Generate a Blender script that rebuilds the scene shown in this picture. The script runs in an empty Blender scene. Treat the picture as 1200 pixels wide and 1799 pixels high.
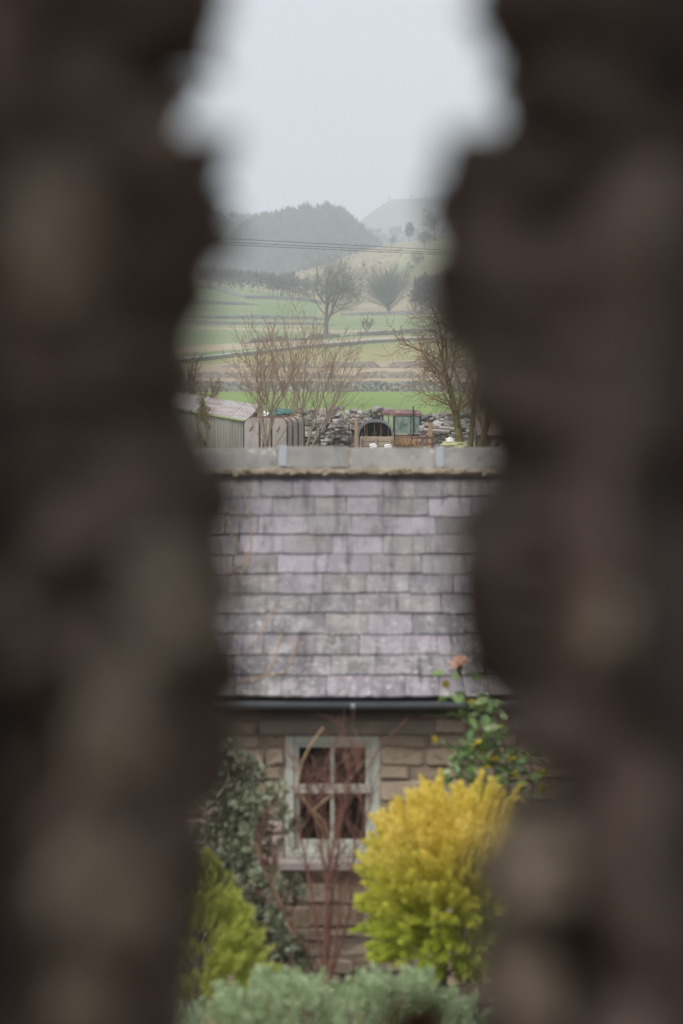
import bpy, math, random
import numpy as np
from mathutils import Vector, noise as mnoise
R = math.radians
scene = bpy.context.scene
C = scene.collection

# ------------------------------------------------------------------ camera
# The camera is the origin of the world; z is metres above or below the lens.
FPX = 85.0 / 36.0 * 1799.0
HORIZON = 600.0
PITCH = math.atan((899.5 - HORIZON) / FPX)
cd = bpy.data.cameras.new("Camera")
cam = bpy.data.objects.new("Camera", cd)
C.objects.link(cam)
cam.rotation_euler = (R(90) - PITCH, 0, 0)
cd.lens = 85.0
cd.sensor_width = 36.0
cd.sensor_fit = 'AUTO'
cd.clip_start = 0.05
cd.clip_end = 20000
cd.dof.use_dof = True
cd.dof.focus_distance = 85.0
cd.dof.aperture_fstop = 2.0
scene.camera = cam

# ------------------------------------------------------------------ sky and sun
SUN_EL, SUN_AZ = R(50), R(215)          # azimuth clockwise from +Y (camera looks along +Y)
w = bpy.data.worlds.new("World")
scene.world = w
w.use_nodes = True
nt = w.node_tree
bg = nt.nodes["Background"]
sky = nt.nodes.new("ShaderNodeTexSky")
sky.sky_type = 'NISHITA'
sky.sun_disc = False
sky.sun_elevation = SUN_EL
sky.sun_rotation = SUN_AZ
sky.dust_density = 6.0
sky.air_density = 1.0
hs = nt.nodes.new("ShaderNodeHueSaturation")
hs.inputs["Saturation"].default_value = 0.10
mxs = nt.nodes.new("ShaderNodeMixRGB")
mxs.inputs[0].default_value = 0.75
mxs.inputs[2].default_value = (6.05, 6.2, 6.75, 1)     # even cloud cover over the clear sky
nt.links.new(sky.outputs[0], hs.inputs["Color"])
nt.links.new(hs.outputs[0], mxs.inputs[1])
nt.links.new(mxs.outputs[0], bg.inputs["Color"])
bg.inputs["Strength"].default_value = 0.0665
sl = bpy.data.lights.new("Sun", 'SUN')
sl.energy = 1.5
sl.angle = R(25)
sl.color = (1.0, 0.975, 0.945)
sun = bpy.data.objects.new("Sun", sl)
C.objects.link(sun)
sd = Vector((math.sin(SUN_AZ) * math.cos(SUN_EL), math.cos(SUN_AZ) * math.cos(SUN_EL), math.sin(SUN_EL)))
sun.rotation_euler = sd.to_track_quat('Z', 'Y').to_euler()
sun.location = (0, -20, 40)

scene.view_settings.view_transform = 'Standard'
scene.view_settings.look = 'None'
scene.view_settings.gamma = 1
scene.view_settings.use_curve_mapping = False
scene.view_settings.exposure = 1.0
scene.render.engine = 'CYCLES'
scene.cycles.use_denoising = True
scene.cycles.max_bounces = 8
scene.cycles.diffuse_bounces = 5
scene.cycles.volume_bounces = 1
scene.cycles.transparent_max_bounces = 12
scene.cycles.sample_clamp_indirect = 4.0

# ------------------------------------------------------------------ helpers
cp, sp = math.cos(PITCH), math.sin(PITCH)
FWD, UP = Vector((0, cp, -sp)), Vector((0, sp, cp))


def at(px, py, Y):
    """World point at distance Y that lies where the photograph's pixel (px, py) looks."""
    d = FWD + Vector((1, 0, 0)) * ((px - 600) / FPX) - UP * ((py - 899.5) / FPX)
    return d * (Y / d.y)


def wloc(o):
    v = Vector((0, 0, 0))
    while o is not None:
        v += o.location
        o = o.parent
    return v


def thing(name, label, cat, loc=(0, 0, 0), group=None):
    o = bpy.data.objects.new(name, None)
    C.objects.link(o)
    o.location = loc
    o.empty_display_size = 0.1
    o['label'] = label
    o['category'] = cat
    if group:
        o['group'] = group
    return o


def tag(o, label, cat=None, kind=None, group=None):
    o['label'] = label
    if cat:
        o['category'] = cat
    if kind:
        o['kind'] = kind
    if group:
        o['group'] = group
    return o


class MB:
    """Collects geometry in world space; build() links it as one mesh object."""

    def __init__(self):
        self.v, self.f, self.n = [], [], 0

    def add(self, verts, faces):
        k = self.n
        self.v.extend([tuple(p) for p in verts])
        self.f.extend([tuple(i + k for i in q) for q in faces])
        self.n += len(verts)
        return self

    def box(self, c, s, ax=None, bev=0.0):
        """box with centre c, full sizes s, optional axes (three vectors)"""
        ax = ax or (Vector((1, 0, 0)), Vector((0, 1, 0)), Vector((0, 0, 1)))
        c = Vector(c)
        h = [q / 2 for q in s]
        vs = []
        if bev <= 0:
            for k in (-1, 1):
                for j in (-1, 1):
                    for i in (-1, 1):
                        vs.append(c + ax[0] * (i * h[0]) + ax[1] * (j * h[1]) + ax[2] * (k * h[2]))
            return self.add(vs, [(0, 2, 3, 1), (4, 5, 7, 6), (0, 1, 5, 4), (2, 6, 7, 3), (0, 4, 6, 2), (1, 3, 7, 5)])
        v, f = bevel_box_data(s, bev)
        return self.add([c + ax[0] * p[0] + ax[1] * p[1] + ax[2] * p[2] for p in v], f)

    def tube(self, pts, rad, n=6, cap=True):
        pts = [Vector(p) for p in pts]
        m = len(pts)
        if not hasattr(rad, '__len__'):
            rad = [rad] * m
        rings = []
        prev = None
        for i in range(m):
            t = (pts[min(i + 1, m - 1)] - pts[max(i - 1, 0)])
            t = t.normalized() if t.length > 1e-9 else Vector((0, 0, 1))
            a = prev if prev is not None else (Vector((1, 0, 0)) if abs(t.x) < .8 else Vector((0, 1, 0)))
            a = (a - t * a.dot(t))
            a = a.normalized() if a.length > 1e-6 else t.orthogonal().normalized()
            b = t.cross(a)
            prev = a
            for k in range(n):
                q = 2 * math.pi * k / n
                rings.append(pts[i] + (a * math.cos(q) + b * math.sin(q)) * rad[i])
        fs = []
        for i in range(m - 1):
            for k in range(n):
                k2 = (k + 1) % n
                fs.append((i * n + k, i * n + k2, (i + 1) * n + k2, (i + 1) * n + k))
        if cap:
            fs.append(tuple(range(n))[::-1])
            fs.append(tuple((m - 1) * n + k for k in range(n)))
        return self.add(rings, fs)

    def loft(self, rings, closed=True, cap=True):
        n = len(rings[0])
        vs = [p for r in rings for p in r]
        fs = []
        for i in range(len(rings) - 1):
            for k in range(n if closed else n - 1):
                k2 = (k + 1) % n
                fs.append((i * n + k, i * n + k2, (i + 1) * n + k2, (i + 1) * n + k))
        if cap and closed:
            fs.append(tuple(range(n))[::-1])
            fs.append(tuple((len(rings) - 1) * n + k for k in range(n)))
        return self.add(vs, fs)

    def build(self, name, mat, parent=None, smooth=False):
        off = wloc(parent) if parent is not None else Vector((0, 0, 0))
        if parent is None and self.n:
            a = np.array(self.v)
            off = Vector((a[:, 0].mean(), a[:, 1].mean(), a[:, 2].min()))
        me = bpy.data.meshes.new(name)
        me.from_pydata([(p[0] - off.x, p[1] - off.y, p[2] - off.z) for p in self.v], [], self.f)
        me.materials.append(mat)
        if smooth:
            me.polygons.foreach_set('use_smooth', [True] * len(me.polygons))
        o = bpy.data.objects.new(name, me)
        C.objects.link(o)
        if parent is not None:
            o.parent = parent
        else:
            o.location = off
        return o


def np_obj(name, V, Fq, mat, parent=None, smooth=False):
    """numpy verts (n,3) and faces (m,k)"""
    mb = MB()
    mb.v = [tuple(p) for p in V.tolist()]
    mb.f = [tuple(q) for q in Fq.tolist()]
    mb.n = len(mb.v)
    return mb.build(name, mat, parent, smooth)


def bevel_box_data(s, b):
    hx, hy, hz = (q / 2 for q in s)
    b = min(b, hx * .9, hy * .9, hz * .9)
    idx = {}
    vs = []
    for i in (-1, 1):
        for j in (-1, 1):
            for k in (-1, 1):
                for a in range(3):
                    p = [i * (hx - b), j * (hy - b), k * (hz - b)]
                    p[a] = (i * hx, j * hy, k * hz)[a]
                    idx[(i, j, k, a)] = len(vs)
                    vs.append(tuple(p))
    g = lambda i, j, k, a: idx[(i, j, k, a)]
    fs = []
    for s_ in (-1, 1):
        fs.append((g(s_, -1, -1, 0), g(s_, 1, -1, 0), g(s_, 1, 1, 0), g(s_, -1, 1, 0)))
        fs.append((g(-1, s_, -1, 1), g(-1, s_, 1, 1), g(1, s_, 1, 1), g(1, s_, -1, 1)))
        fs.append((g(-1, -1, s_, 2), g(1, -1, s_, 2), g(1, 1, s_, 2), g(-1, 1, s_, 2)))
    for i in (-1, 1):
        for j in (-1, 1):
            fs.append((g(i, j, -1, 0), g(i, j, 1, 0), g(i, j, 1, 1), g(i, j, -1, 1)))
            fs.append((g(i, -1, j, 0), g(i, 1, j, 0), g(i, 1, j, 2), g(i, -1, j, 2)))
            fs.append((g(-1, i, j, 1), g(1, i, j, 1), g(1, i, j, 2), g(-1, i, j, 2)))
            for k in (-1, 1):
                fs.append((g(i, j, k, 0), g(i, j, k, 1), g(i, j, k, 2)))
    return vs, fs


def lin(r, g, b):
    f = lambda c: (c / 255 / 12.92) if c / 255 <= .04045 else ((c / 255 + .055) / 1.055) ** 2.4
    return (f(r), f(g), f(b), 1)


def c4(c):
    return tuple(c) if len(c) == 4 else (c[0], c[1], c[2], 1)


def mat(name, cols, scale=4.0, detail=6.0, rough=.85, bump=.15, rand=0.0, stretch=(1, 1, 1), spots=None,
        metal=0.0, spec=.3, trans=0.0, bscale=None, contrast=1.0, coord='Object', second=None, zramp=None):
    """Procedural surface: noise through a colour ramp; rand shifts the ramp per object; spots = (colour, scale, threshold, softness)."""
    m = bpy.data.materials.new(name)
    m.use_nodes = True
    t = m.node_tree
    b = t.nodes["Principled BSDF"]
    L = t.links.new
    tc = t.nodes.new("ShaderNodeTexCoord")
    if coord != 'World':
        src = tc.outputs[coord]
    else:
        src = t.nodes.new("ShaderNodeNewGeometry").outputs["Position"]
    mp = t.nodes.new("ShaderNodeMapping")
    mp.inputs["Scale"].default_value = stretch
    L(src, mp.inputs["Vector"])
    oi = t.nodes.new("ShaderNodeObjectInfo")
    vec = mp.outputs[0]
    if rand > 0:
        ad = t.nodes.new("ShaderNodeVectorMath")
        ad.operation = 'ADD'
        mu = t.nodes.new("ShaderNodeVectorMath")
        mu.operation = 'SCALE'
        mu.inputs[0].default_value = (37, 91, 53)
        L(oi.outputs["Random"], mu.inputs["Scale"])
        L(vec, ad.inputs[0])
        L(mu.outputs[0], ad.inputs[1])
        vec = ad.outputs[0]
    nz = t.nodes.new("ShaderNodeTexNoise")
    nz.inputs["Scale"].default_value = scale
    nz.inputs["Detail"].default_value = detail
    nz.inputs["Roughness"].default_value = .62
    L(vec, nz.inputs["Vector"])
    fac = nz.outputs[0]
    mr = t.nodes.new("ShaderNodeMapRange")
    mr.inputs["From Min"].default_value = .5 - .28 / contrast
    mr.inputs["From Max"].default_value = .5 + .28 / contrast
    L(fac, mr.inputs["Value"])
    fac = mr.outputs[0]
    if rand > 0:
        mm = t.nodes.new("ShaderNodeMix")
        mm.inputs["Factor"].default_value = rand
        L(fac, mm.inputs["A"])
        L(oi.outputs["Random"], mm.inputs["B"])
        fac = mm.outputs[0]
    cr = t.nodes.new("ShaderNodeValToRGB")
    el = cr.color_ramp.elements
    n = len(cols)
    while len(el) < n:
        el.new(.5)
    for i, c in enumerate(cols):
        el[i].position = i / max(1, n - 1)
        el[i].color = c4(c)
    L(fac, cr.inputs[0])
    col = cr.outputs[0]
    if zramp:                                  # the plant's own colour along its height: (low colour, low z, high z, amount)
        sx = t.nodes.new("ShaderNodeSeparateXYZ")
        L(tc.outputs["Object"], sx.inputs[0])
        zr = t.nodes.new("ShaderNodeMapRange")
        zr.inputs["From Min"].default_value = zramp[1]
        zr.inputs["From Max"].default_value = zramp[2]
        zr.inputs["To Min"].default_value = zramp[3]
        zr.inputs["To Max"].default_value = 0
        L(sx.outputs[2], zr.inputs["Value"])
        zm = t.nodes.new("ShaderNodeMixRGB")
        L(zr.outputs[0], zm.inputs[0])
        L(col, zm.inputs[1])
        zm.inputs[2].default_value = c4(zramp[0])
        col = zm.outputs[0]
    for s in (spots if isinstance(spots, list) else [spots] if spots else []):
        n2 = t.nodes.new("ShaderNodeTexNoise")
        n2.inputs["Scale"].default_value = s[1]
        n2.inputs["Detail"].default_value = 5
        n2.inputs["Roughness"].default_value = .6
        L(vec, n2.inputs["Vector"])
        r2 = t.nodes.new("ShaderNodeMapRange")
        r2.inputs["From Min"].default_value = s[2]
        r2.inputs["From Max"].default_value = s[2] + s[3]
        L(n2.outputs[0], r2.inputs["Value"])
        mx = t.nodes.new("ShaderNodeMixRGB")
        L(r2.outputs[0], mx.inputs[0])
        L(col, mx.inputs[1])
        mx.inputs[2].default_value = c4(s[0])
        col = mx.outputs[0]
    L(col, b.inputs["Base Color"])
    b.inputs["Roughness"].default_value = rough
    b.inputs["Metallic"].default_value = metal
    b.inputs["Specular IOR Level"].default_value = spec
    if bump:
        bp = t.nodes.new("ShaderNodeBump")
        bp.inputs["Strength"].default_value = bump
        bp.inputs["Distance"].default_value = .02
        nb = t.nodes.new("ShaderNodeTexNoise")
        nb.inputs["Scale"].default_value = bscale or scale * 4
        nb.inputs["Detail"].default_value = 6
        L(vec, nb.inputs["Vector"])
        L(nb.outputs[0], bp.inputs["Height"])
        L(bp.outputs[0], b.inputs["Normal"])
    if trans > 0:
        tr = t.nodes.new("ShaderNodeBsdfTranslucent")
        L(col, tr.inputs["Color"])
        ms = t.nodes.new("ShaderNodeMixShader")
        ms.inputs[0].default_value = trans
        L(b.outputs[0], ms.inputs[1])
        L(tr.outputs[0], ms.inputs[2])
        L(ms.outputs[0], t.nodes["Material Output"].inputs["Surface"])
    return m


def glass_mat(name, tint, gloss=.08, dust=None):
    m = bpy.data.materials.new(name)
    m.use_nodes = True
    t = m.node_tree
    t.nodes.remove(t.nodes["Principled BSDF"])
    tr = t.nodes.new("ShaderNodeBsdfTransparent")
    tr.inputs[0].default_value = c4(tint)
    gl = t.nodes.new("ShaderNodeBsdfGlossy")
    gl.inputs["Roughness"].default_value = .03
    lw = t.nodes.new("ShaderNodeFresnel")
    lw.inputs[0].default_value = 1.45
    ad = t.nodes.new("ShaderNodeMath")
    ad.operation = 'ADD'
    ad.inputs[1].default_value = gloss
    t.links.new(lw.outputs[0], ad.inputs[0])
    ms = t.nodes.new("ShaderNodeMixShader")
    t.links.new(ad.outputs[0], ms.inputs[0])
    t.links.new(tr.outputs[0], ms.inputs[1])
    t.links.new(gl.outputs[0], ms.inputs[2])
    out = ms.outputs[0]
    if dust:                                   # a film of dried dirt on the pane
        df = t.nodes.new("ShaderNodeBsdfDiffuse")
        df.inputs[0].default_value = c4(dust[0])
        nz = t.nodes.new("ShaderNodeTexNoise")
        nz.inputs["Scale"].default_value = 3.5
        mr = t.nodes.new("ShaderNodeMapRange")
        mr.inputs["From Min"].default_value = .3
        mr.inputs["From Max"].default_value = .7
        mr.inputs["To Min"].default_value = dust[1] * .4
        mr.inputs["To Max"].default_value = dust[1] * 1.5
        t.links.new(nz.outputs[0], mr.inputs["Value"])
        m2 = t.nodes.new("ShaderNodeMixShader")
        t.links.new(mr.outputs[0], m2.inputs[0])
        t.links.new(out, m2.inputs[1])
        t.links.new(df.outputs[0], m2.inputs[2])
        out = m2.outputs[0]
    t.links.new(out, t.nodes["Material Output"].inputs["Surface"])
    return m


def lump_mesh(name, seed, n=6, box=.55, amp=.16, freq=1.6, material=None, flat=0.0):
    """Unit rock (-0.5..0.5): a rounded cube pushed about by noise."""
    rng = random.Random(seed)
    off = Vector((rng.uniform(-50, 50), rng.uniform(-50, 50), rng.uniform(-50, 50)))
    idx, vs, fs = {}, [], []

    def vert(p):
        key = tuple(round(q, 5) for q in p)
        if key not in idx:
            v = Vector(p)
            s = v.normalized()
            q = v * box + s * (1 - box)
            q = q * (1 + amp * mnoise.noise(q * freq + off) + amp * .45 * mnoise.noise(q * freq * 2.7 + off))
            idx[key] = len(vs)
            vs.append(q * .5)
        return idx[key]

    for a in range(3):
        for s in (-1, 1):
            for i in range(n):
                for j in range(n):
                    quad = []
                    for (di, dj) in ((0, 0), (1, 0), (1, 1), (0, 1)):
                        p = [0, 0, 0]
                        p[a] = s
                        p[(a + 1) % 3] = -1 + 2 * (i + di) / n
                        p[(a + 2) % 3] = -1 + 2 * (j + dj) / n
                        quad.append(vert(p))
                    fs.append(tuple(quad) if s > 0 else tuple(quad[::-1]))
    me = bpy.data.meshes.new(name)
    me.from_pydata(vs, [], fs)
    if material:
        me.materials.append(material)
    return me


def inst(name, me, parent, loc, size=(1, 1, 1), rot=(0, 0, 0)):
    o = bpy.data.objects.new(name, me)
    C.objects.link(o)
    o.parent = parent
    o.location = Vector(loc) - (wloc(parent) if parent else Vector((0, 0, 0)))
    o.scale = size
    o.rotation_euler = rot
    return o


def smooth_me(me):
    me.polygons.foreach_set('use_smooth', [True] * len(me.polygons))
    return me


# ------------------------------------------------------------------ materials
STONE_NEAR = mat("barn_stone", [(.10, .072, .061), (.215, .156, .131), (.33, .253, .212), (.46, .38, .33)], scale=7, rough=.95, bump=.5,
                 rand=.30, spots=[((.34, .31, .25), 10, .60, .12), ((.16, .075, .04), 6, .62, .1)], contrast=1.0)
STONE_PALE = mat("pale_barn_stone", [(.32, .225, .16), (.58, .48, .37), (.74, .66, .55)], scale=9, rough=.95, bump=.5, rand=.3, spots=((.20, .12, .08), 6, .6, .15))
MORTAR_NEAR = mat("barn_core", [(.09, .068, .056), (.17, .13, .11)], scale=20, rough=1, bump=.5)
def slate_mat():
    m = bpy.data.materials.new("slate")
    m.use_nodes = True
    t = m.node_tree
    L = t.links.new
    N = t.nodes.new
    b = t.nodes["Principled BSDF"]
    pos = N("ShaderNodeNewGeometry").outputs["Position"]
    tc = N("ShaderNodeTexCoord")
    oi = N("ShaderNodeObjectInfo")

    def noise(scale, st=(1, 1, 1), det=5, src=pos):
        mp = N("ShaderNodeMapping")
        mp.inputs["Scale"].default_value = st
        L(src, mp.inputs[0])
        n = N("ShaderNodeTexNoise")
        n.inputs["Scale"].default_value = scale
        n.inputs["Detail"].default_value = det
        n.inputs["Roughness"].default_value = .65
        L(mp.outputs[0], n.inputs["Vector"])
        return n.outputs[0]

    def rng_(v, lo, hi, a=0, b_=1):
        r = N("ShaderNodeMapRange")
        for k, q in (("From Min", lo), ("From Max", hi), ("To Min", a), ("To Max", b_)):
            r.inputs[k].default_value = q
        L(v, r.inputs["Value"])
        return r.outputs[0]

    def mixc(f, c1, c2):
        x = N("ShaderNodeMixRGB")
        L(f, x.inputs[0])
        if isinstance(c1, tuple):
            x.inputs[1].default_value = c4(c1)
        else:
            L(c1, x.inputs[1])
        if isinstance(c2, tuple):
            x.inputs[2].default_value = c4(c2)
        else:
            L(c2, x.inputs[2])
        return x.outputs[0]

    def mul(a, c):
        x = N("ShaderNodeMath")
        x.operation = 'MULTIPLY'
        L(a, x.inputs[0])
        if isinstance(c, float):
            x.inputs[1].default_value = c
        else:
            L(c, x.inputs[1])
        return x.outputs[0]

    cr = N("ShaderNodeValToRGB")
    el = cr.color_ramp.elements
    cols = [(.10, .098, .097), (.19, .172, .160), (.22, .192, .212), (.14, .131, .134), (.30, .262, .298), (.195, .187, .172)]
    while len(el) < len(cols):
        el.new(.5)
    for i, c in enumerate(cols):
        el[i].position = i / 5
        el[i].color = c4(c)
    L(oi.outputs["Random"], cr.inputs[0])
    base = mixc(rng_(noise(4, (1, 1, 1)), .3, .7), (.14, .13, .13), (.27, .25, .26))
    col = mixc(rng_(noise(1.3), .2, .8, .5, .9), base, cr.outputs[0])
    # weather streaks down the slope
    col = mixc(rng_(noise(3.0, (2.6, .35, .35)), .51, .63, 0, .85), col, (.085, .074, .078))
    col = mixc(rng_(noise(4.5, (2.2, .5, .5)), .57, .75, 0, .5), col, (.36, .33, .35))
    # lichen grows thicker towards the eave
    sx = N("ShaderNodeSeparateXYZ")
    L(pos, sx.inputs[0])
    low = rng_(sx.outputs[2], -2.8, -1.5, 1.0, .22)
    col = mixc(mul(rng_(noise(6.5), .49, .64, 0, .62), low), col, (.40, .37, .365))
    col = mixc(rng_(noise(5.2, (1.2, .8, .8)), .56, .66, 0, .6), col, (.10, .092, .09))
    col = mixc(mul(rng_(noise(24, det=4), .58, .67, 0, .8), low), col, (.56, .54, .49))
    col = mixc(rng_(noise(2.3, (1, 1, 1)), .62, .75, 0, .45), col, (.20, .15, .11))
    L(col, b.inputs["Base Color"])
    b.inputs["Roughness"].default_value = .68
    b.inputs["Specular IOR Level"].default_value = .35
    bp = N("ShaderNodeBump")
    bp.inputs["Strength"].default_value = .35
    bp.inputs["Distance"].default_value = .02
    L(noise(22), bp.inputs["Height"])
    L(bp.outputs[0], b.inputs["Normal"])
    return m


SLATE = SLATE_LICHEN = slate_mat()
RIDGE = mat("ridge_stone", [(.14, .138, .128), (.215, .208, .19), (.31, .29, .255)], scale=4, rough=.85, bump=.5, rand=.35, contrast=1.3,
            spots=[((.40, .40, .34), 12, .60, .1), ((.09, .085, .075), 5, .60, .15)])
RIDGE_PALE = mat("ridge_collar", [(.22, .228, .24), (.29, .30, .32)], scale=9, rough=.85, bump=.3)
MORTAR = mat("mortar", [(.13, .105, .08), (.25, .205, .15), (.42, .37, .29)], scale=11, rough=.95, bump=.5)
MOSS = mat("moss", [(.20, .17, .08), (.36, .31, .19), (.55, .52, .42)], scale=25, rough=1, bump=.4)
GUTTER = mat("gutter_metal", [(.10, .112, .12), (.15, .165, .18)], scale=5, rough=.35, bump=.05, spec=.5)
GUTTER_CLIP = mat("gutter_clip", [(.5, .52, .54), (.62, .64, .66)], scale=9, rough=.4, bump=0)
CSTONE = mat("cottage_stone", [(.17, .122, .083), (.28, .21, .146), (.37, .295, .212), (.47, .39, .305)], scale=5, rough=.92, bump=.45, rand=.55,
             spots=[((.12, .095, .075), 7, .60, .14), ((.44, .34, .30), 3.5, .60, .15)])
CSTONE_PINK = mat("pink_stone", [(.30, .225, .19), (.42, .33, .29), (.52, .44, .40)], scale=5, rough=.92, bump=.4, rand=.4)
PALE_STONE = mat("pale_dressed_stone", [(.42, .33, .29), (.52, .43, .39)], scale=6, rough=.9, bump=.2)
CMORTAR = mat("lime_mortar", [(.20, .155, .115), (.30, .245, .19)], scale=16, rough=1, bump=.4)
LINTEL = mat("lintel_stone", [(.19, .155, .125), (.28, .235, .19)], scale=6, rough=.9, bump=.3)
SILL = mat("sill_stone", [(.30, .265, .235), (.40, .36, .325)], scale=8, rough=.9, bump=.2)
PAINT = mat("sage_paint", [(.38, .395, .335), (.45, .465, .40), (.50, .515, .45)], scale=6, rough=.55, bump=.08)
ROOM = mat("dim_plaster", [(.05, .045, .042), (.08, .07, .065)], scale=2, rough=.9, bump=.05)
PANE = glass_mat("window_glass", (.82, .86, .85), .02)
CABGLASS = glass_mat("tractor_glass", (.84, .92, .89), .03, dust=((.36, .43, .40), .34))
SHADE = mat("lamp_shade", [(.6, .6, .56), (.7, .7, .66)], scale=4, rough=.7, bump=0)
BLUE = mat("blue_china", [(.35, .42, .68), (.55, .6, .8)], scale=10, rough=.3, bump=0, spec=.5)
GOLD = mat("golden_foliage", [(.56, .48, .06), (.75, .63, .11), (.87, .73, .20), (.93, .83, .40)], scale=5, rough=.8, bump=0, trans=.35,
           zramp=((.52, .60, .09), .55, 1.25, .95), spec=.15)
LIME = mat("lime_foliage", [(.36, .42, .09), (.55, .58, .14), (.73, .73, .27)], scale=5, rough=.8, bump=0, trans=.35, spec=.15)
SILVER = mat("silver_foliage", [(.26, .34, .17), (.45, .55, .33), (.66, .72, .52)], scale=12, rough=.85, bump=0, trans=.4, spec=.15)
DARKLEAF = mat("dark_leaf", [(.07, .09, .045), (.16, .185, .105), (.31, .335, .225), (.48, .50, .38)], scale=6, rough=.5, bump=0, trans=.12, spec=.35)
ROSELEAF = mat("glossy_leaf", [(.05, .10, .03), (.11, .20, .055), (.23, .32, .11), (.42, .48, .26)], scale=2, rough=.4, bump=0, trans=.15, rand=.8, spec=.4)
YELLEAF = mat("yellow_leaf", [(.50, .38, .03), (.65, .52, .06)], scale=9, rough=.6, bump=0, trans=.2)
PEACH = mat("peach_petal", [(.95, .58, .40), (.97, .70, .56), (.98, .80, .70)], scale=12, rough=.7, bump=0, trans=.45)
PINK = mat("pink_petal", [(.55, .14, .17), (.7, .28, .30)], scale=12, rough=.7, bump=0, trans=.25)
STEM = mat("green_stem", [(.09, .10, .035), (.16, .12, .06)], scale=9, rough=.8, bump=0)
REDTWIG = mat("red_brown_twig", [(.12, .06, .045), (.21, .105, .08), (.32, .18, .135)], scale=6, rough=.8, bump=.1)
TANTWIG = mat("pale_tan_twig", [(.30, .20, .11), (.46, .33, .20)], scale=8, rough=.85, bump=.1)
BARK = mat("grey_bark", [(.09, .075, .058), (.17, .145, .115)], scale=7, rough=.95, bump=.3)
BARKPALE = mat("pale_bark", [(.22, .18, .13), (.36, .31, .24)], scale=6, rough=.95, bump=.3)
MOSSBARK = mat("mossy_bark", [(.075, .062, .025), (.15, .13, .045), (.22, .2, .07)], scale=5, rough=.95, bump=.4)
TWIGBROWN = mat("brown_twigs", [(.21, .155, .105), (.36, .275, .19)], scale=3, rough=.9, bump=0)
TWIGOLIVE = mat("olive_twigs", [(.13, .095, .05), (.21, .15, .085), (.29, .20, .12)], scale=3, rough=.9, bump=0)
TWIGGREY = mat("grey_twigs", [(.15, .135, .115), (.24, .215, .18)], scale=.3, rough=.9, bump=0)
TWIGFAR = mat("far_wood", [(.03, .027, .021), (.07, .058, .043), (.13, .10, .06)], scale=.05, rough=.95, bump=0, coord='World')
EVERGREEN = mat("far_evergreen", [(.022, .028, .016), (.05, .058, .03)], scale=.4, rough=.95, bump=0)
LIMESTONE = mat("limestone_wall", [(.05, .048, .043), (.13, .125, .115), (.25, .24, .22), (.5, .49, .46)], scale=2.6, detail=8, rough=.95, bump=.6, bscale=4, contrast=1.3)
LIMEDARK = mat("weathered_wall", [(.13, .115, .095), (.24, .215, .18), (.38, .345, .295)], scale=1.8, detail=8, rough=.95, bump=.6, bscale=3, contrast=1.2)
PALECAP = mat("pale_capstone", [(.62, .61, .58), (.78, .77, .74)], scale=1.5, rough=.9, bump=.1)
RUBBLE = mat("farm_rubble", [(.09, .085, .075), (.20, .19, .17), (.34, .32, .29), (.52, .50, .46)], scale=4, rough=.95, bump=.4, rand=.7)
DEADGRASS = mat("dead_grass", [(.22, .15, .07), (.36, .26, .14), (.46, .35, .20)], scale=2, rough=.95, bump=0)
BRACKEN = mat("dead_bracken", [(.20, .115, .055), (.32, .20, .10), (.42, .29, .16)], scale=3, rough=.95, bump=0)
RUSTROOF = mat("rusty_galvanised", [(.50, .48, .47), (.42, .40, .39), (.43, .39, .37), (.25, .15, .12), (.46, .44, .43)], scale=1.1, rough=.6, bump=.1, rand=.35,
               stretch=(.5, 2.4, 1), contrast=1.2)
SHEDWALL = mat("green_grey_cladding", [(.15, .155, .13), (.25, .25, .215), (.34, .325, .285)], scale=2.2, rough=.75, bump=.1, rand=.5, stretch=(3, 3, .4))
SHEDDARK = mat("dark_boards", [(.045, .04, .035), (.09, .08, .07)], scale=3, rough=.9, bump=.2)
TRAILER = mat("grey_sheet_metal", [(.22, .195, .175), (.32, .29, .265), (.40, .37, .345)], scale=2.2, rough=.65, bump=.1, contrast=1.2, spots=[((.24, .15, .105), 2.3, .60, .12), ((.14, .125, .11), 1.2, .58, .15)], stretch=(1, 1, .5))
SEAM = mat("dark_seam", [(.035, .03, .03), (.07, .05, .045)], scale=6, rough=.8, bump=0)
RUSTBAR = mat("rusty_bar", [(.09, .05, .035), (.20, .11, .075)], scale=6, rough=.85, bump=.1)
BLACKMETAL = mat("black_metal", [(.018, .018, .02), (.045, .045, .048)], scale=4, rough=.55, bump=.05)
ARCHRIM = mat("zinc_rim", [(.14, .137, .142), (.23, .225, .23)], scale=4, rough=.5, bump=.1)
WOOD = mat("weathered_wood", [(.22, .17, .11), (.34, .28, .20), (.42, .36, .27)], scale=3, rough=.9, bump=.2, stretch=(.4, 1, 3), rand=.4)
POSTWOOD = mat("post_wood", [(.26, .17, .09), (.38, .27, .16)], scale=4, rough=.9, bump=.2, stretch=(3, 3, .5), rand=.3)
TRED = mat("faded_red_paint", [(.085, .042, .037), (.14, .070, .062), (.34, .25, .22)], scale=3, rough=.5, bump=.05, spec=.4)
CABBLACK = mat("cab_black", [(.016, .018, .018), (.035, .037, .037)], scale=5, rough=.5, bump=0)
TYRE = mat("tyre_rubber", [(.015, .015, .015), (.03, .028, .026)], scale=8, rough=.85, bump=.2)
TARP = mat("green_tarp", [(.03, .11, .095), (.07, .19, .16)], scale=4, rough=.6, bump=.2)
WHITEPLASTIC = mat("white_plastic", [(.68, .68, .67), (.8, .8, .79)], scale=4, rough=.5, bump=.05)
BROWNROOF = mat("brown_felt_roof", [(.17, .125, .10), (.24, .185, .155)], scale=2, rough=.9, bump=.1)
GREYBOARD = mat("grey_boards", [(.13, .115, .10), (.24, .215, .19)], scale=3, rough=.9, bump=.2, stretch=(3, 3, .4), rand=.5)
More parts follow.
